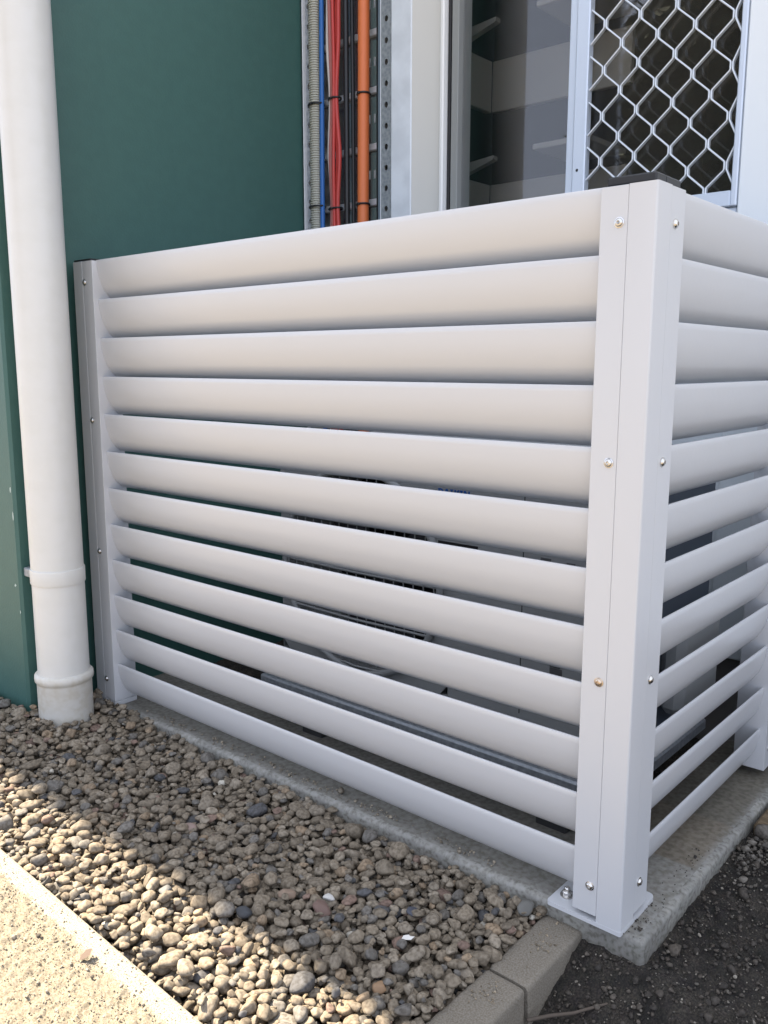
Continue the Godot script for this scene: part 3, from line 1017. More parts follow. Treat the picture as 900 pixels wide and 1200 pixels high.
# ------------------------------------------------------------------ air conditioner
func build_air_conditioner():
	var t := thing("air_conditioner", "white outdoor air conditioner unit behind the slats", "air conditioner", Vector3(-0.51, 0.0, -0.39))
	var o := -t.position
	var x0 := -0.915
	var x1 := -0.105
	var y0 := 0.165
	var y1 := 0.625
	var zf := -0.22
	var zb := -0.548
	var cx := -0.688
	var cy := 0.372
	var R := 0.205
	# casing with a round fan opening in its front
	var st := start()
	var c := Vector3((x0 + x1) / 2, (y0 + y1) / 2, (zf + zb) / 2)
	face(st, [Vector3(x0, y0, zb), Vector3(x1, y0, zb), Vector3(x1, y1, zb), Vector3(x0, y1, zb)], c)
	face(st, [Vector3(x0, y0, zb), Vector3(x0, y0, zf), Vector3(x0, y1, zf), Vector3(x0, y1, zb)], c)
	face(st, [Vector3(x0, y0, zb), Vector3(x1, y0, zb), Vector3(x1, y0, zf), Vector3(x0, y0, zf)], c)
	face(st, [Vector3(x0, y1, zb), Vector3(x1, y1, zb), Vector3(x1, y1, zf), Vector3(x0, y1, zf)], c)
	var xr := cx + R + 0.02
	var xl := x0
	face(st, [Vector3(xr, y0, zf), Vector3(x1, y0, zf), Vector3(x1, y1, zf), Vector3(xr, y1, zf)], c)
	var n := 64
	for k in n:
		var q := []
		for a in [TAU * k / n, TAU * (k + 1) / n]:
			var d := Vector2(cos(a), sin(a))
			var reach := 1e9
			if d.x > 1e-6: reach = minf(reach, (xr - cx) / d.x)
			if d.x < -1e-6: reach = minf(reach, (xl - cx) / d.x)
			if d.y > 1e-6: reach = minf(reach, (y1 - cy) / d.y)
			if d.y < -1e-6: reach = minf(reach, (y0 - cy) / d.y)
			q.append([d, reach])
		var a0: Vector2 = q[0][0]
		var a1: Vector2 = q[1][0]
		var pa := Vector3(cx + a0.x * R, cy + a0.y * R, zf)
		var pb := Vector3(cx + a1.x * R, cy + a1.y * R, zf)
		var pc := Vector3(cx + a1.x * q[1][1], cy + a1.y * q[1][1], zf)
		var pd := Vector3(cx + a0.x * q[0][1], cy + a0.y * q[0][1], zf)
		var fz := Vector3.BACK
		tri_n(st, pa, pb, pc, fz, fz, fz)
		tri_n(st, pa, pc, pd, fz, fz, fz)
		# the shroud behind the opening
		var na := -Vector3(a0.x, a0.y, 0)
		var nb := -Vector3(a1.x, a1.y, 0)
		var bk := Vector3(0, 0, -0.16)
		tri_n(st, pa, pb, pb + bk, na, nb, nb)
		tri_n(st, pa, pb + bk, pa + bk, na, nb, na)
	var cas := part("casing", st.commit(), M.ac, t, o)
	cas.name = "casing"
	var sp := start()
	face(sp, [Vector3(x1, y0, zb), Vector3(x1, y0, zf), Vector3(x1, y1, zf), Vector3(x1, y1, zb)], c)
	part("side_panel", sp.commit(), plain(Color(0.10, 0.12, 0.15), 0.5), t, o)  # darker than the casing: the shade on this side is in its colour
	var s5 := start()
	face(s5, [Vector3(cx - R, cy - R, zf - 0.155), Vector3(cx + R, cy - R, zf - 0.155), Vector3(cx + R, cy + R, zf - 0.155), Vector3(cx - R, cy + R, zf - 0.155)], Vector3(cx, cy, -2))
	part("coil", s5.commit(), M.black, t, o)
	# fan
	var fan := start()
	for b in 3:
		var a := TAU * b / 3.0 + 0.4
		var e := Basis(Vector3.BACK, a)
		var u := [Vector3(0.03, -0.02, 0.012), Vector3(0.17, -0.085, 0.03), Vector3(0.19, 0.02, 0.0), Vector3(0.15, 0.075, -0.03), Vector3(0.03, 0.025, -0.012)]
		var pts := []
		for p in u:
			pts.append(Vector3(cx, cy, zf - 0.085) + e * p)
		face(fan, pts, Vector3(cx, cy, -3))
	lathe(fan, [Vector2(0.038, -0.02), Vector2(0.038, 0.015), Vector2(0.03, 0.022), Vector2(0.0, 0.024)], Vector3(cx, cy, zf - 0.085), 24, Vector3.BACK)
	part("fan", fan.commit(), plain(Color(0.05, 0.05, 0.055), 0.5), t, o)
	# guard: raised rim, horizontal bars and thin uprights
	var rim := start()
	var ring := []
	for k in 64:
		var a := TAU * k / 64.0
		ring.append(Vector3(cx + cos(a) * (R + 0.004), cy + sin(a) * (R + 0.004), zf + 0.006))
	tube(rim, ring, 0.0075, 8, 1.0, true)
	part("guard_rim", rim.commit(), M.ac, t, o)
	var bars := start()
	for k in range(-8, 9):
		var y := cy + k * 0.0245
		var hw := sqrt(maxf(R * R - (y - cy) * (y - cy), 0.0))
		if hw > 0.03:
			tube(bars, [Vector3(cx - hw, y, zf + 0.004), Vector3(cx, y, zf + 0.012), Vector3(cx + hw, y, zf + 0.004)], 0.0026, 6)
	for k in range(-8, 9):
		var x := cx + k * 0.0245
		var hh := sqrt(maxf(R * R - (x - cx) * (x - cx), 0.0))
		if hh > 0.03:
			tube(bars, [Vector3(x, cy - hh, zf + 0.002), Vector3(x, cy, zf + 0.0085), Vector3(x, cy + hh, zf + 0.002)], 0.0013, 5)
	part("fan_guard", bars.commit(), M.ac, t, o)
	# right-hand service panel, badge slot and maker's lettering
	part("panel_seam", box_mesh(Vector3(-0.3068, y0 + 0.01, zf), Vector3(-0.3052, y1 - 0.01, zf + 0.0008), 0.0002), M.hole, t, o)
	part("handle_recess", box_mesh(Vector3(-0.489, 0.440, zf), Vector3(-0.400, 0.4625, zf + 0.0009), 0.0003), M.hole, t, o)
	var tm := TextMesh.new()
	var f := SystemFont.new()
	f.font_names = PackedStringArray(["Droid Sans"])
	f.font_weight = 700
	tm.font = f
	tm.text = "DAIKIN"
	tm.font_size = 32
	tm.pixel_size = 0.00065
	tm.depth = 0.0008
	var let := part("lettering", tm, M.brand_blue, t, o + Vector3(-0.4545, 0.5520, zf + 0.0005))
	let.scale = Vector3(1.0, 1.0, 1.0)
	for q in [[-0.236, 0.262, 0.024], [-0.262, 0.452, 0.02], [-0.215, 0.452, 0.016]]:
		var lb := start()
		block(lb, Vector3(q[0] - q[2] / 2, q[1] - q[2] / 2, zf), Vector3(q[0] + q[2] / 2, q[1] + q[2] / 2, zf + 0.0008), 0.0002)
		part("sticker", lb.commit(), plain(Color(0.10, 0.10, 0.10), 0.5), t, o)
	# warning triangle outline
	var w := start()
	var tri_pts := [Vector3(-0.2380, 0.298, zf + 0.001), Vector3(-0.2470, 0.276, zf + 0.001), Vector3(-0.2290, 0.276, zf + 0.001)]
	tube(w, tri_pts, 0.0011, 4, 1.0, true)
	part("warning_triangle", w.commit(), M.black, t, o)
	# valve cover on the right side, stand rails
	var vc := start()
	block(vc, Vector3(x1, y0 + 0.03, -0.50), Vector3(x1 + 0.045, y0 + 0.20, -0.33), 0.014)
	part("valve_cover", vc.commit(), M.ac, t, o)
	for x in [-0.80, -0.22]:
		part("foot", box_mesh(Vector3(x - 0.03, -0.02, zb - 0.01), Vector3(x + 0.03, 0.0875, zf + 0.03), 0.003), plain(Color(0.03, 0.03, 0.03), 0.8), t, o)
	for x in [-0.78, -0.24]:
		part("rubber_foot", box_mesh(Vector3(x - 0.035, 0.1122, zb + 0.02), Vector3(x + 0.035, 0.164, zf - 0.02), 0.004), M.black, t, o)
	part("stand_tray", box_mesh(Vector3(-0.935, 0.088, zb - 0.02), Vector3(-0.10, 0.112, zf + 0.055), 0.004), M.galv, t, o)

# ------------------------------------------------------------------ cable tray and cables
func perforated(st: SurfaceTool, x0: float, x1: float, y0: float, y1: float, z: float, pitch: float, rx: float, ry: float):
	var y := y0
	var cx := (x0 + x1) / 2
	var zz := Vector3.BACK
	while y + pitch <= y1 + 1e-6:
		var cy := y + pitch / 2
		for k in 16:
			var q := []
			for a in [TAU * k / 16.0, TAU * (k + 1) / 16.0]:
				var d := Vector2(cos(a), sin(a))
				var reach := minf(absf((x1 - x0) / 2 / d.x) if absf(d.x) > 1e-6 else 1e9, absf(pitch / 2 / d.y) if absf(d.y) > 1e-6 else 1e9)
				q.append([Vector3(cx + d.x * rx, cy + d.y * ry, z), Vector3(cx + d.x * reach, cy + d.y * reach, z)])
			tri_n(st, q[0][0], q[1][0], q[1][1], zz, zz, zz)
			tri_n(st, q[0][0], q[1][1], q[0][1], zz, zz, zz)
			# hole wall
			var b := Vector3(0, 0, -0.002)
			var nn: Vector3 = Vector3(cx, cy, z) - (q[0][0] + q[1][0]) / 2
			tri_n(st, q[0][0], q[1][0], q[1][0] + b, nn, nn, nn)
			tri_n(st, q[0][0], q[1][0] + b, q[0][0] + b, nn, nn, nn)
			# corner fill
			var c1: Vector3 = q[0][1]
			var c2: Vector3 = q[1][1]
			if absf(c1.x - c2.x) > 1e-5 and absf(c1.y - c2.y) > 1e-5:
				var corner := Vector3(x1 if (c1.x + c2.x) / 2 > cx else x0, y + pitch if (c1.y + c2.y) / 2 > cy else y, z)
				tri_n(st, c1, c2, corner, zz, zz, zz)
		y += pitch

func build_cables():
	var t := thing("cable_tray", "galvanised perforated cable tray set upright in the wall recess", "cable tray", Vector3(-1.19, 0.2, WIN_Z - 0.05))
	var o := -t.position
	var zb := WIN_Z - 0.060
	part("back_plate", box_mesh(Vector3(-1.330, 0.22, zb - 0.006) + o, Vector3(-1.078, 2.05, zb) + o, 0.0008), M.galv_shiny, t)
	for s in 12:
		var y := 0.37 + s * 0.1395
		part("rung", box_mesh(Vector3(-1.326, y - 0.0085, zb + 0.0005) + o, Vector3(-1.082, y + 0.0085, zb + 0.013) + o, 0.002), M.galv_bright, t)
		for k in 4:
			var x := -1.191 + k * 0.018
			part("slot", box_mesh(Vector3(x - 0.0026, y + 0.062, zb) + o, Vector3(x + 0.0026, y + 0.084, zb + 0.0012) + o, 0.0008), M.galv_bright, t)
	# folded sides with a row of holes
	var r := start()
	perforated(r, -1.0645, -1.0297, 0.25, 2.05, WIN_Z - 0.001, 0.05, 0.0056, 0.0072)
	part("perforated_flange", r.commit(), M.galv, t, o)
	part("side_wall", box_mesh(Vector3(-1.0668, 0.25, zb) + o, Vector3(-1.0646, 2.05, WIN_Z - 0.0005) + o, 0.0006), M.galv_bright, t)
	part("side_wall", box_mesh(Vector3(-1.0768, 0.25, zb) + o, Vector3(-1.0672, 2.05, WIN_Z - 0.004) + o, 0.0006), plain(Color(0.20, 0.25, 0.30), 0.5, 0.4), t)
	part("strip_seal", box_mesh(Vector3(-1.0845, 0.25, zb + 0.014) + o, Vector3(-1.0772, 2.05, WIN_Z - 0.006) + o, 0.0006), M.black, t)
	var l := start()
	perforated(l, -1.3435, -1.3225, 0.25, 2.05, WIN_Z - 0.012, 0.05, 0.0052, 0.0075)
	part("perforated_flange", l.commit(), M.galv, t, o)
	part("side_wall", box_mesh(Vector3(-1.3462, 0.25, zb) + o, Vector3(-1.3440, 2.05, WIN_Z - 0.001) + o, 0.0006), M.galv_bright, t)
	part("side_wall", box_mesh(Vector3(-1.3545, 0.25, zb) + o, Vector3(-1.3465, 2.05, WIN_Z - 0.004) + o, 0.0006), plain(Color(0.03, 0.05, 0.05), 0.6), t)

	var zc := WIN_Z - 0.012
	# ribbed grey conduit
	var c1 := start()
	var prof := []
	var y := 0.25
	while y < 2.04:
		prof.append(Vector2(0.0136, y))
		prof.append(Vector2(0.0172, y + 0.0012))
		prof.append(Vector2(0.0172, y + 0.0034))
		prof.append(Vector2(0.0136, y + 0.0046))
		y += 0.0062
	lathe(c1, prof, Vector3.ZERO, 14, Vector3.UP, 60.0)
	var g := single("ribbed_conduit", c1.commit(), M.conduit_grey, "pale grey ribbed flexible conduit, leftmost in the cable tray", "conduit", Vector3(-1.3085, 0, zc))
	cable_tie(g, Vector3(0.0035, 1.4722, 0), 0.0225, 0.0185)
	cable_tie(g, Vector3(0.0035, 1.2086, 0), 0.0225, 0.0185)
	# blue cable
	single("blue_cable", wavy(Vector3(0, 0, 0), 0.0066, 0.0016, 1.0, 11), M.cable_blue, "thin blue cable beside the grey ribbed conduit", "cable", Vector3(-1.2835, 0, zc + 0.001))
	# bundle of red, pink and white cores, gathered at the ties
	var names := [["red_cable", M.cable_red, "bright red cable at the right of the red bundle"], ["red_cable", M.cable_pink, "dull pink cable running down the middle of the red bundle"], ["red_cable", M.cable_red, "red cable at the back of the bundle between ties"], ["red_cable", M.cable_pink, "faded pink cable at the left of the red bundle"], ["white_cable", M.cable_white, "whitish cable on the far left of the red bundle"], ["red_cable", M.cable_red, "deep red cable in front of the bundle"]]
	var off := [0.0215, 0.001, 0.011, -0.011, -0.0215, 0.0065]
	var dz := [0.0, 0.004, -0.004, 0.0, -0.002, 0.007]
	for i in 6:
		var st := start()
		var pts := []
		var yy := 0.25
		while yy < 2.04:
			var pinch := 1.0
			for ty in [1.476, 1.1973]:
				pinch = minf(pinch, 0.52 + 0.48 * smoothstep(0.0, 0.16, absf(yy - ty)))
			var sw := 0.0025 * sin(yy * (7.0 + i) + i * 1.7)
			pts.append(Vector3((off[i] + sw) * pinch, yy, dz[i] * pinch))
			yy += 0.02
		tube(st, pts, 0.0060 if i < 4 else 0.0046, 8)
		var cb := single(names[i][0], st.commit(), names[i][1], names[i][2], "cable", Vector3(-1.2385, 0, zc + 0.002), "cores of the red cable bundle")
		if i == 5:
			cable_tie(cb, Vector3(0, 1.476, -0.005), 0.0175, 0.0135)
			cable_tie(cb, Vector3(0, 1.1973, -0.005), 0.0195, 0.0135)
	# black cables in the shadow beside the bundle
	single("black_cable", wavy(Vector3(0, 0, 0), 0.0078, 0.002, 0.7, 3), M.black, "black cable left of centre between red bundle and orange conduit", "cable", Vector3(-1.2010, 0, zc - 0.008), "black cables")
	single("black_cable", wavy(Vector3(0, 0, 0), 0.0058, 0.002, 0.9, 8), M.black, "black cable lying just left of the orange conduit", "cable", Vector3(-1.1850, 0, zc - 0.016), "black cables")
	single("reflection_strand", wavy(Vector3(0, 0, 0), 0.0048, 0.0012, 0.8, 5), plain(Color(0.17, 0.058, 0.032), 0.5), "rust brown strand standing in for reflected orange, right of the conduit", "cable", Vector3(-1.1145, 0, WIN_Z - 0.0545))  # added strand: the orange mirrored in the back plate, put in as colour
	single("reflection_strand", wavy(Vector3(0, 0, 0), 0.0048, 0.0012, 0.9, 2), plain(Color(0.15, 0.052, 0.032), 0.5), "rust brown strand standing in for reflected orange, left of the conduit", "cable", Vector3(-1.1620, 0, WIN_Z - 0.0545))  # second added strand for the same mirrored orange
	var c2 := start()
	var op := []
	var q := 0.25
	while q < 2.04:
		op.append(Vector3(0.003 * sin(q * 3.1 + 2.0), q, 0.0))
		q += 0.04
	tube(c2, op, 0.0152, 20)
	var oc := single("orange_conduit", c2.commit(), M.conduit_orange, "thick orange conduit running down the cable tray", "conduit", Vector3(-1.1375, 0, zc - 0.004))
	cable_tie(oc, Vector3(0.003 * sin(1.4695 * 3.1 + 2.0), 1.4695, 0), 0.0158, 0.0158)
	cable_tie(oc, Vector3(0.003 * sin(1.1973 * 3.1 + 2.0), 1.1973, 0), 0.0158, 0.0158)

func wavy(o: Vector3, r: float, amp: float, f: float, ph: float) -> ArrayMesh:
	var st := start()
	var pts := []
	var y := 0.25
	while y < 2.04:
		pts.append(o + Vector3(amp * sin(y * 5.0 * f + ph), y, amp * cos(y * 3.0 * f + ph)))
		y += 0.03
	tube(st, pts, r, 10)
	return st.commit()

func cable_tie(parent: Node3D, at: Vector3, rx: float, rz: float):
	var st := start()
	var pts := []
	for k in 24:
		var a := TAU * k / 24.0
		pts.append(at + Vector3(cos(a) * (rx + 0.0012), 0.0012 * sin(a * 1.0 + 1.0), sin(a) * (rz + 0.0012)))
	tube(st, pts, 0.0027, 6, 1.0, true)
	block(st, at + Vector3(-0.006, -0.003, rz), at + Vector3(0.002, 0.003, rz + 0.005), 0.0008)
	part("cable_tie", st.commit(), M.black, parent)

# ------------------------------------------------------------------ kerb blocks
func kerb_mesh(len: float, seed_: int) -> ArrayMesh:
	# rough cast block: x across, z along, top at y = 0
	var w := 0.062
	var h := 0.115
	var prof := [Vector2(0, -h), Vector2(0, -0.004), Vector2(0.0012, -0.0012), Vector2(0.004, 0), Vector2(w - 0.005, 0), Vector2(w - 0.0015, -0.0015), Vector2(w, -0.005), Vector2(w + 0.002, -h)]
	# subdivide the outline
	var fine := []
	for i in prof.size() - 1:
		var steps := int(ceil(prof[i].distance_to(prof[i + 1]) / 0.006))
		for k in steps:
			fine.append(prof[i].lerp(prof[i + 1], float(k) / steps))
	fine.append(prof[-1])
	var nl := int(len / 0.006)
	var st := start()
	st.set_smooth_group(0)
	var grid := []
	for j in nl + 1:
		var z := len * j / nl
		var row := []
		for p in fine:
			var end := minf(z, len - z)
			var shrink := 0.0025 * (1.0 - smoothstep(0.0, 0.006, end))
			var q := Vector3(lerpf(p.x, w / 2, shrink * 16.0), p.y - shrink * (1.0 if p.y > -0.01 else 0.0), z)
			var d := n_b.get_noise_3d(q.x * 0.9 + seed_, q.y * 0.9, q.z * 0.9) * 0.0009 + n_a.get_noise_3d(q.x * 1.2 + seed_, q.y * 1.2, q.z * 1.2) * 0.0016
			q += Vector3(d if p.x > w * 0.5 else -d, d if p.y > -0.005 else 0.0, 0)
			row.append(q)
		grid.append(row)
	for j in nl:
		for i in fine.size() - 1:
			var a: Vector3 = grid[j][i]
			var b: Vector3 = grid[j][i + 1]
			var c: Vector3 = grid[j + 1][i + 1]
			var d2: Vector3 = grid[j + 1][i]
			for v in [a, c, b, a, d2, c]:
				st.add_vertex(v)
	for j in [0, nl]:
		for i in range(1, fine.size() - 1):
			var a: Vector3 = grid[j][0]
			var b: Vector3 = grid[j][i]
			var c: Vector3 = grid[j][i + 1]
			st.set_smooth_group(-1)
			if j == 0:
				for v in [a, b, c]: st.add_vertex(v)
			else:
				for v in [a, c, b]: st.add_vertex(v)
	st.generate_normals()
	return st.commit()

func build_kerb_blocks():
	var spec := [[-0.0125, 0.152, "concrete kerb block butting against the slab corner under the post", 1], [0.144, 0.30, "weathered concrete kerb block nearest the bottom edge of the photo", 5]]
	for s in spec:
		var b := single("kerb_block", kerb_mesh(s[1], s[3]), M.kerb, s[2], "kerb block", Vector3(-0.1235, -0.024, s[0]), "kerb blocks edging the gravel")
		b.rotation.y = 0.01 if s[3] == 1 else -0.012
		# crumbs of grit on top
		var crumb := MultiMesh.new()
		crumb.transform_format = MultiMesh.TRANSFORM_3D
		crumb.use_colors = true
		crumb.mesh = pebble_mesh(91, 1)
		var spots := []
		for k in 46:
			var ctr := Vector2(0.030, 0.055) if s[3] == 1 else Vector2(0.028, 0.035)
			spots.append(ctr + Vector2(rng.randfn(0, 0.010), rng.randfn(0, 0.022 if s[3] == 1 else 0.014)))
		crumb.instance_count = spots.size()
		for k in spots.size():
			var sc := rng.randf_range(0.0006, 0.0019)
			crumb.set_instance_transform(k, Transform3D(Basis.from_euler(Vector3(rng.randf() * TAU, rng.randf() * TAU, 0)).scaled(Vector3.ONE * sc), Vector3(clampf(spots[k].x, 0.008, 0.052), sc * 0.5, clampf(spots[k].y, 0.01, 0.14))))
			crumb.set_instance_color(k, Color(0.34, 0.28, 0.20) * rng.randf_range(0.5, 1.3))
		var mi := MultiMeshInstance3D.new()
		mi.name = "grit"
		mi.multimesh = crumb
		mi.material_override = M.pebble
		mi.set_meta("kind", "stuff")
		b.add_child(mi, true)

# ------------------------------------------------------------------ gravel
var ico_cache := {}
func icosphere(level: int) -> Array:
	if ico_cache.has(level):
		return ico_cache[level]
	var p := (1.0 + sqrt(5.0)) / 2.0
	var v := [Vector3(-1, p, 0), Vector3(1, p, 0), Vector3(-1, -p, 0), Vector3(1, -p, 0), Vector3(0, -1, p), Vector3(0, 1, p), Vector3(0, -1, -p), Vector3(0, 1, -p), Vector3(p, 0, -1), Vector3(p, 0, 1), Vector3(-p, 0, -1), Vector3(-p, 0, 1)]
	for i in v.size():
		v[i] = v[i].normalized()
	var f := [[0, 11, 5], [0, 5, 1], [0, 1, 7], [0, 7, 10], [0, 10, 11], [1, 5, 9], [5, 11, 4], [11, 10, 2], [10, 7, 6], [7, 1, 8], [3, 9, 4], [3, 4, 2], [3, 2, 6], [3, 6, 8], [3, 8, 9], [4, 9, 5], [2, 4, 11], [6, 2, 10], [8, 6, 7], [9, 8, 1]]
	for l in level:
		var mid := {}
		var nf := []
		for t in f:
			var m := []
			for k in 3:
				var a: int = min(t[k], t[(k + 1) % 3])
				var b: int = max(t[k], t[(k + 1) % 3])
				var key := a * 100000 + b
				if not mid.has(key):
					mid[key] = v.size()
					v.append(((v[a] + v[b]) / 2.0).normalized())
				m.append(mid[key])
			nf.append_array([[t[0], m[0], m[2]], [t[1], m[1], m[0]], [t[2], m[2], m[1]], [m[0], m[1], m[2]]])
		f = nf
	ico_cache[level] = [v, f]
	return ico_cache[level]

func pebble_mesh(seed_: int, level := 2) -> ArrayMesh:
	# a water-worn stone of unit half-length: a few soft flats cut from a ball, then lumps
	var r := RandomNumberGenerator.new()
	r.seed = seed_
	var ico: Array = icosphere(level)
	var cuts := []
	for k in 9:
		var d := Vector3(r.randfn(), r.randfn(), r.randfn()).normalized()
		cuts.append([d, r.randf_range(0.52, 0.90)])
	var nz := FastNoiseLite.new()
	nz.seed = seed_
	nz.frequency = 0.9
	nz.fractal_octaves = 2
	var st := start()
	st.set_smooth_group(0)
	var vv := []
	for p in ico[0]:
		var q: Vector3 = p
		var rad := 1.0 + 0.16 * nz.get_noise_3d(p.x, p.y, p.z)
		for c in cuts:
			var dn: float = q.dot(c[0])
			if dn > 0.05:
				var lim: float = c[1] / dn
				if lim < rad:
					rad = lerpf(rad, lim, 0.86)
		vv.append(q * rad)
	for t in ico[1]:
		for k in [0, 2, 1]:
			st.add_vertex(vv[t[k]])
	st.index()
	st.generate_normals()
	return st.commit()

func stone_colour() -> Color:
	var u := rng.randf()
	var c: Color
	if u < 0.56:
		c = Color(0.235, 0.194, 0.142)      # brown grey
	elif u < 0.80:
		c = Color(0.290, 0.246, 0.188)      # pale grey brown
	elif u < 0.90:
		c = Color(0.178, 0.164, 0.145)      # blue grey
	elif u < 0.95:
		c = Color(0.32, 0.24, 0.16)      # tan
	elif u < 0.972:
		c = Color(0.235, 0.16, 0.125)      # reddish
	elif u < 0.994:
		c = Color(0.09, 0.09, 0.094)      # dark
	else:
		c = Color(0.52, 0.49, 0.42)         # pale
	return c * rng.randf_range(0.80, 1.15)

func gravel_level(x: float) -> float:
	return -0.029 + 0.034 * smoothstep(-1.02, -1.34, x)

func build_gravel():
	var x0 := -2.0
	var x1 := -0.119
	var z0 := -0.014
	var z1 := 0.452
	var cs := 0.003
	var nx := int((x1 - x0) / cs)
	var nz := int((z1 - z0) / cs)
	var H := PackedFloat32Array()
	H.resize(nx * nz)
	for j in nz:
		for i in nx:
			var x := x0 + i * cs
			var z := z0 + j * cs
			var h := gravel_level(x) - 0.026
			# the wall, the pipe and the paving stand in the bed
			if x < WALL_X + 0.002 and z < 0.158: h = 1.0
			if Vector2(x + 1.277, z - 0.107).length() < 0.055: h = 1.0
			if z > path_edge(x) - 0.001: h = 0.5
			H[j * nx + i] = h
	var variants := 12
	var lists := []
	for k in variants:
		lists.append([[], []])
	var count := 0
	var want := 15000
	while count < want:
		count += 1
		var small := count > want * 0.93 or count < want * 0.2
		var L := 0.0076 * exp(rng.randfn(0.0, 0.32))
		if small: L *= 0.62
		L = clampf(L, 0.0035, 0.0185)
		var b := L * rng.randf_range(0.62, 0.95)
		var c := L * rng.randf_range(0.42, 0.72)
		var yaw := rng.randf() * TAU
		var best := 1e9
		var bx := 0.0
		var bz := 0.0
		for tries in 5:
			var x := rng.randf_range(x0 + L, x1 - b * 0.8)
			var z := rng.randf_range(z0 + b * 0.8, z1 - b)
			# spend the stones where they can be seen
			if x < -1.55 and rng.randf() < 0.5:
				continue
			var h := rest_height(H, nx, nz, x0, z0, cs, x, z, L, b, c, yaw) - gravel_level(x)
			if h < best:
				best = h
				bx = x
				bz = z
		if best > 0.018:
			continue
		var y := best + gravel_level(bx)
		deposit(H, nx, nz, x0, z0, cs, bx, bz, L, b, c, yaw, y)
		var tilt := Vector3(rng.randfn(0, 0.16), 0, rng.randfn(0, 0.16))
		var basis := Basis(Vector3.UP, -yaw) * Basis.from_euler(tilt) * Basis.from_scale(Vector3(L, c, b) * 1.10)
		var k := rng.randi() % variants
		lists[k][0].append(Transform3D(basis, Vector3(bx, y + c * 0.96, bz)))
		lists[k][1].append(stone_colour())
	var bed := Node3D.new()
	bed.name = "gravel_bed"
	add_child(bed)
	tag(bed, "bed of brown and grey river pebbles between path and slab", "gravel")
	bed.set_meta("kind", "stuff")
	for k in variants:
		var mm := MultiMesh.new()
		mm.transform_format = MultiMesh.TRANSFORM_3D
		mm.use_colors = true
		mm.mesh = pebble_mesh(200 + k, 2)
		mm.instance_count = lists[k][0].size()
		for i in lists[k][0].size():
			mm.set_instance_transform(i, lists[k][0][i])
			mm.set_instance_color(i, lists[k][1][i])
		var mi := MultiMeshInstance3D.new()
		mi.name = "pebbles"
		mi.multimesh = mm
		mi.material_override = M.pebble
		mi.set_meta("kind", "stuff")
		bed.add_child(mi, true)
	grav_h = H
	grav_dim = [nx, nz, x0, z0, cs]

var grav_h := PackedFloat32Array()
var grav_dim := []

func surface_at(x: float, z: float) -> float:
	var i := clampi(int((x - grav_dim[2]) / grav_dim[4]), 0, grav_dim[0] - 1)
	var j := clampi(int((z - grav_dim[3]) / grav_dim[4]), 0, grav_dim[1] - 1)
	return grav_h[j * grav_dim[0] + i]

func rest_height(H: PackedFloat32Array, nx: int, nz: int, x0: float, z0: float, cs: float, x: float, z: float, a: float, b: float, c: float, yaw: float) -> float:
	# the height of the stone's underside where it comes to rest, let in a little between its neighbours
	var i0 := maxi(int((x - a - x0) / cs), 0)
	var i1 := mini(int((x + a - x0) / cs), nx - 1)
	var j0 := maxi(int((z - a - z0) / cs), 0)
	var j1 := mini(int((z + a - z0) / cs), nz - 1)
	var cy := cos(yaw)
	var sy := sin(yaw)
	var top := -1e9
	var mean := 0.0
	var n := 0
	for j in range(j0, j1 + 1):
		var dz := z0 + j * cs - z
		for i in range(i0, i1 + 1):
			var dx := x0 + i * cs - x
			var u := (dx * cy + dz * sy) / a
			var v := (-dx * sy + dz * cy) / b
			var q := u * u + v * v
			if q < 0.95:
				var need := H[j * nx + i] - c * (1.0 - sqrt(1.0 - q))
				if need > top: top = need
				mean += need
				n += 1
	if n == 0:
		return 1e9
	mean /= n
	return lerpf(mean, top, 0.72)

func deposit(H: PackedFloat32Array, nx: int, nz: int, x0: float, z0: float, cs: float, x: float, z: float, a: float, b: float, c: float, yaw: float, y: float):
	var i0 := maxi(int((x - a - x0) / cs), 0)
	var i1 := mini(int((x + a - x0) / cs), nx - 1)
	var j0 := maxi(int((z - a - z0) / cs), 0)
	var j1 := mini(int((z + a - z0) / cs), nz - 1)
	var cy := cos(yaw)
	var sy := sin(yaw)
	for j in range(j0, j1 + 1):
		var dz := z0 + j * cs - z
		for i in range(i0, i1 + 1):
			var dx := x0 + i * cs - x
			var u := (dx * cy + dz * sy) / a
			var v := (-dx * sy + dz * cy) / b
			var q := u * u + v * v
			if q < 1.0:
				var top := y + c * (1.0 + sqrt(1.0 - q))
				if top > H[j * nx + i]:
					H[j * nx + i] = top

# ------------------------------------------------------------------ soil details
func scatter(called: String, mesh: Mesh, spots: Array, mat: Material, parent: Node3D):
	var mm := MultiMesh.new()
	mm.transform_format = MultiMesh.TRANSFORM_3D
	mm.use_colors = true
	mm.mesh = mesh
	mm.instance_count = spots.size()
	for i in spots.size():
		mm.set_instance_transform(i, spots[i][0])
		mm.set_instance_color(i, spots[i][1])
	var mi := MultiMeshInstance3D.new()
	mi.name = called
	mi.multimesh = mm
	mi.material_override = mat
	mi.set_meta("kind", "stuff")
	parent.add_child(mi, true)

func lump(x: float, y: float, z: float, s: float, flat_ := 0.7) -> Transform3D:
	var b := Basis.from_euler(Vector3(rng.randf_range(-0.6, 0.6), rng.randf() * TAU, rng.randf_range(-0.6, 0.6)))
	return Transform3D(b * Basis.from_scale(Vector3(s, s * flat_ * rng.randf_range(0.6, 1.1), s * rng.randf_range(0.6, 1.0))), Vector3(x, y, z))

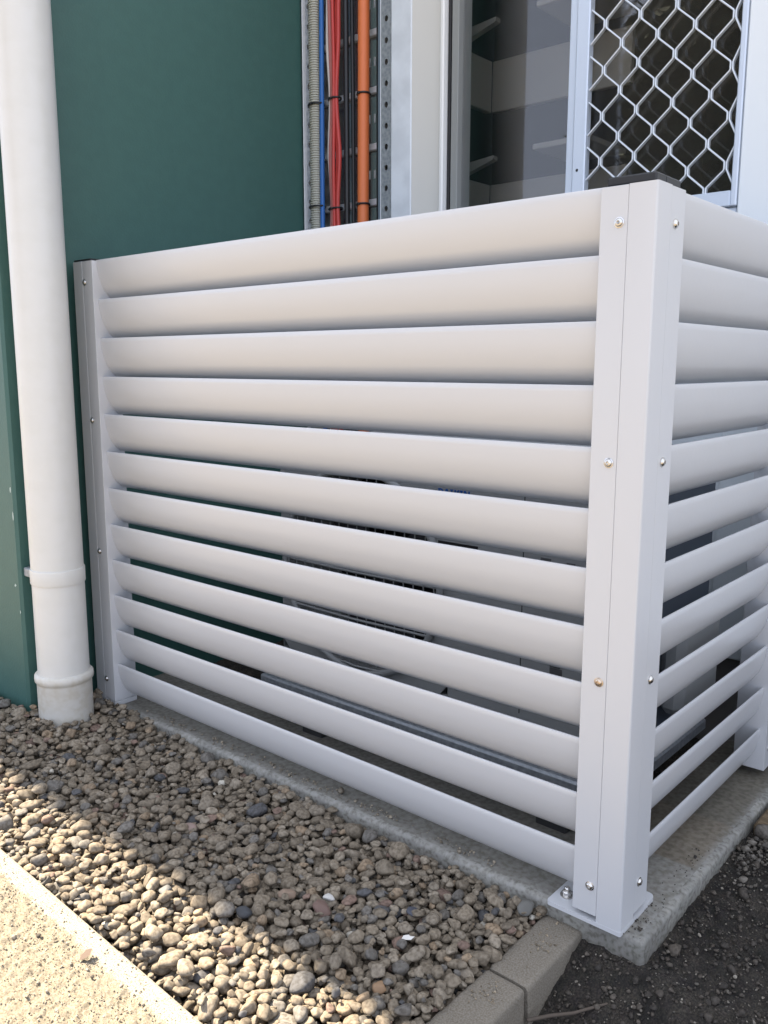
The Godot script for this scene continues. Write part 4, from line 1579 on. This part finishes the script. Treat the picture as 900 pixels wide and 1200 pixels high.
func build_soil_details():
	var bed := Node3D.new()
	bed.name = "soil_crumbs"
	add_child(bed)
	tag(bed, "dark clods, grit and wood chips loose on the bare soil", "soil crumbs")
	bed.set_meta("kind", "stuff")
	var clods := []
	var grit := []
	for i in 9000:
		var x := rng.randf_range(-0.055, 0.62)
		var z := rng.randf_range(-0.72, 0.40)
		if x < 0.034 and z < -0.008: continue
		var s := 0.0022 * exp(rng.randfn(0, 0.55))
		var y := soil_height(x, z) + 0.007 * n_a.get_noise_2d(x, z) + 0.0055 * n_b.get_noise_2d(x, z)
		clods.append([lump(x, y + s * 0.25, z, s), Color(0.065, 0.054, 0.043) * rng.randf_range(0.5, 1.7)])
	for i in 5200:
		var x := rng.randf_range(-0.055, 0.62)
		var z := rng.randf_range(-0.72, 0.40)
		if x < 0.034 and z < -0.008: continue
		var s := 0.0012 * exp(rng.randfn(0, 0.5))
		var y := soil_height(x, z) + 0.007 * n_a.get_noise_2d(x, z) + 0.0055 * n_b.get_noise_2d(x, z)
		grit.append([lump(x, y + s * 0.6 + 0.001, z, s, 0.5), Color(0.20, 0.18, 0.15) * rng.randf_range(0.35, 1.7)])
	# gravelly spill beside the slab near the timber
	for i in 260:
		var x := 0.045 + absf(rng.randfn(0, 0.035))
		var z := rng.randfn(-0.40, 0.055)
		var s := 0.0028 * exp(rng.randfn(0, 0.45))
		grit.append([lump(x, soil_height(x, z) + s * 0.5 + 0.002, z, s), Color(0.15, 0.135, 0.115) * rng.randf_range(0.5, 1.5)])
	# crumbs on the earth inside the screen and on the slab edge
	for i in 700:
		var x := rng.randf_range(-1.3, -0.16)
		var z := rng.randf_range(-0.7, -0.225)
		var s := 0.0028 * exp(rng.randfn(0, 0.5))
		clods.append([lump(x, -0.012 + s * 0.4, z, s), Color(0.085, 0.068, 0.050) * rng.randf_range(0.5, 1.7)])
	for i in 420:
		var cx: float = [-1.07, -0.90, -0.74, -0.62, -0.48, -0.30][i % 6]
		var x: float = cx + rng.randfn(0, 0.04)
		var z := rng.randfn(-0.036, 0.007)
		var s := 0.0013 * exp(rng.randfn(0, 0.5))
		grit.append([lump(x, s * 0.5 + 0.0008, z, s), Color(0.30, 0.26, 0.20) * rng.randf_range(0.6, 1.4)])
	for i in 110:
		var x := rng.randfn(0.004, 0.010)
		var z := rng.randf_range(-0.30, -0.03) if i % 2 == 0 else rng.randfn(-0.06, 0.03)
		var s := 0.0011 * exp(rng.randfn(0, 0.5))
		clods.append([lump(x, s * 0.5 + 0.0008, z, s), Color(0.06, 0.05, 0.04) * rng.randf_range(0.5, 1.4)])
	var sand := Node3D.new()
	sand.name = "loose_sand"
	add_child(sand)
	tag(sand, "coarse loose sand grains lying on the sunlit path", "sand")
	sand.set_meta("kind", "stuff")
	var grains := []
	var pf := path_frame()
	for i in 9000:
		var x := rng.randf_range(-1.3, -0.25)
		var tt := 0.030 + absf(rng.randfn(0, 0.14)) if i % 12 != 0 else rng.randf_range(0.004, 0.03)
		if tt > 0.34: continue
		var s := 0.0008 * exp(rng.randfn(0, 0.45))
		var p: Vector3 = pf * Vector3(x, -0.0122 + s * 0.35 + 0.0030 * n_b.get_noise_2d(x * 0.8, tt * 0.8), tt)
		grains.append([lump(p.x, p.y, p.z, s, 0.8), Color(0.33, 0.295, 0.24) * rng.randf_range(0.75, 1.25)])
	scatter("grains", pebble_mesh(303, 1), grains, M.pebble, sand)
	scatter("clods", pebble_mesh(301, 1), clods, M.pebble, bed)
	scatter("grit", pebble_mesh(302, 1), grit, M.pebble, bed)

func build_small_things():
	# twig on the soil
	var st := start()
	tube(st, [Vector3(-0.05, 0.004, 0.035), Vector3(-0.03, 0.006, 0.010), Vector3(-0.008, 0.008, -0.012), Vector3(0.012, 0.009, -0.045), Vector3(0.034, 0.008, -0.082)], 0.0027, 8, 0.55)
	single("twig", st.commit(), M.twig, "thin brown twig lying on the dark soil beside the kerb", "twig", Vector3(-0.005, soil_height(0.0, 0.09) + 0.001, 0.115))
	# end of a timber sleeper against the slab
	var tb := start()
	block(tb, Vector3(0.0, -0.08, -0.10), Vector3(0.5, 0.0, 0.0), 0.006)
	single("timber_block", tb.commit(), M.timber, "brown timber block end at the right edge beside the slab", "timber", Vector3(0.036, -0.002, -0.440))
	# leaf on the path
	var lf := start()
	var up := Vector3(0.1, 1, 0.1).normalized()
	var pts := [Vector3(0, 0, 0), Vector3(0.008, 0.004, -0.004), Vector3(0.014, 0.010, -0.014), Vector3(0.006, 0.014, -0.024), Vector3(-0.005, 0.009, -0.018), Vector3(-0.006, 0.003, -0.007)]
	for i in range(1, 5):
		tri_n(lf, pts[0], pts[i], pts[i + 1], up, up, up)
	var leaf := single("dry_leaf", lf.commit(), M.leaf, "small curled brown leaf on the sunlit path", "leaf", Vector3(-0.537, -0.010, 0.507))
	leaf.scale = Vector3(0.75, 0.75, 0.75)
	var spots := [[-0.6285, 0.5165, 0.0042, "dark pellet on the sunlit path, left of the brown leaf"], [-0.603, 0.504, 0.0024, "tiny dark pellet beside the larger one on the path"], [-0.496, 0.512, 0.0036, "round dark pellet on the path just below the leaf"], [-0.570, 0.545, 0.0030, "flat brown pellet on the path nearest the bottom left"]]
	for s in spots:
		var m := single("dark_pellet", pebble_mesh(int(400 + s[2] * 10000), 1), plain(Color(0.05, 0.042, 0.032), 0.9), s[3], "pellet", Vector3(s[0], -0.0115 + s[2] * 0.3, s[1]), "dark pellets on the path")
		m.scale = Vector3(s[2], s[2] * 0.5, s[2] * 0.85)
	# stones that stand out from the rest of the bed
	var odd := [
		["dark_pebble", 0.263, 0.1297, 0.0125, Color(0.055, 0.058, 0.072), "dark blue grey pebble in the shade near the kerb blocks"],
		["dark_pebble", 0.4512, 0.2923, 0.0145, Color(0.045, 0.047, 0.050), "blackish pebble at the edge of the shade"],
		["red_stone", 0.2016, 0.2748, 0.0120, Color(0.27, 0.17, 0.095), "tan orange stone in shade near the sunlit gravel"],
		["pale_pebble", 0.3815, 0.1861, 0.0105, Color(0.50, 0.48, 0.44), "small whitish pebble in the shaded gravel"],
		["reddish_stone", 0.3708, 0.2096, 0.0185, Color(0.15, 0.095, 0.075), "large reddish brown stone beside a whitish pebble"],
		["pinkish_stone", 0.7147, 0.1971, 0.0200, Color(0.25, 0.18, 0.150), "large pinkish rough stone in the middle of the gravel"],
		["dark_pebble", 0.5812, 0.3361, 0.0140, Color(0.12, 0.12, 0.115), "flat grey pebble catching the sun at the shade line"],
		["grey_pebble", 0.1440, 0.0130, 0.0170, Color(0.13, 0.125, 0.110), "big smooth grey pebble by the post's base plate"],
		["tan_stone", 0.4379, 0.2200, 0.0150, Color(0.24, 0.17, 0.12), "upright tan stone with a reddish face in the shade"],
	]
	for q in odd:
		var s: float = q[3]
		var x: float = -q[1]
		var m := single(q[0], pebble_mesh(500 + int(s * 9000) + int(x * -100), 2), plain(q[4], 0.75), q[5], "stone", Vector3(x, surface_at(x, q[2]) + s * 0.08, q[2]))
		m.rotation = Vector3(0.15, q[1] * 9.0, 0.1)
		m.scale = Vector3(s, s * 0.55, s * 0.78)
	# torn scrap of white material
	var sc := start()
	var ring := [Vector3(-0.008, 0.001, -0.002), Vector3(-0.002, 0.003, -0.006), Vector3(0.004, 0.002, -0.005), Vector3(0.008, 0.004, -0.007), Vector3(0.007, 0.002, 0.0), Vector3(0.002, 0.002, 0.004), Vector3(-0.006, 0.001, 0.005)]
	for i in range(1, ring.size() - 1):
		tri_n(sc, ring[0], ring[i], ring[i + 1], Vector3.UP, Vector3.UP, Vector3.UP)
	single("white_scrap", sc.commit(), M.chip, "torn white scrap lying on the shaded gravel", "scrap", Vector3(-0.2311, surface_at(-0.2311, 0.1826) + 0.003, 0.1826))
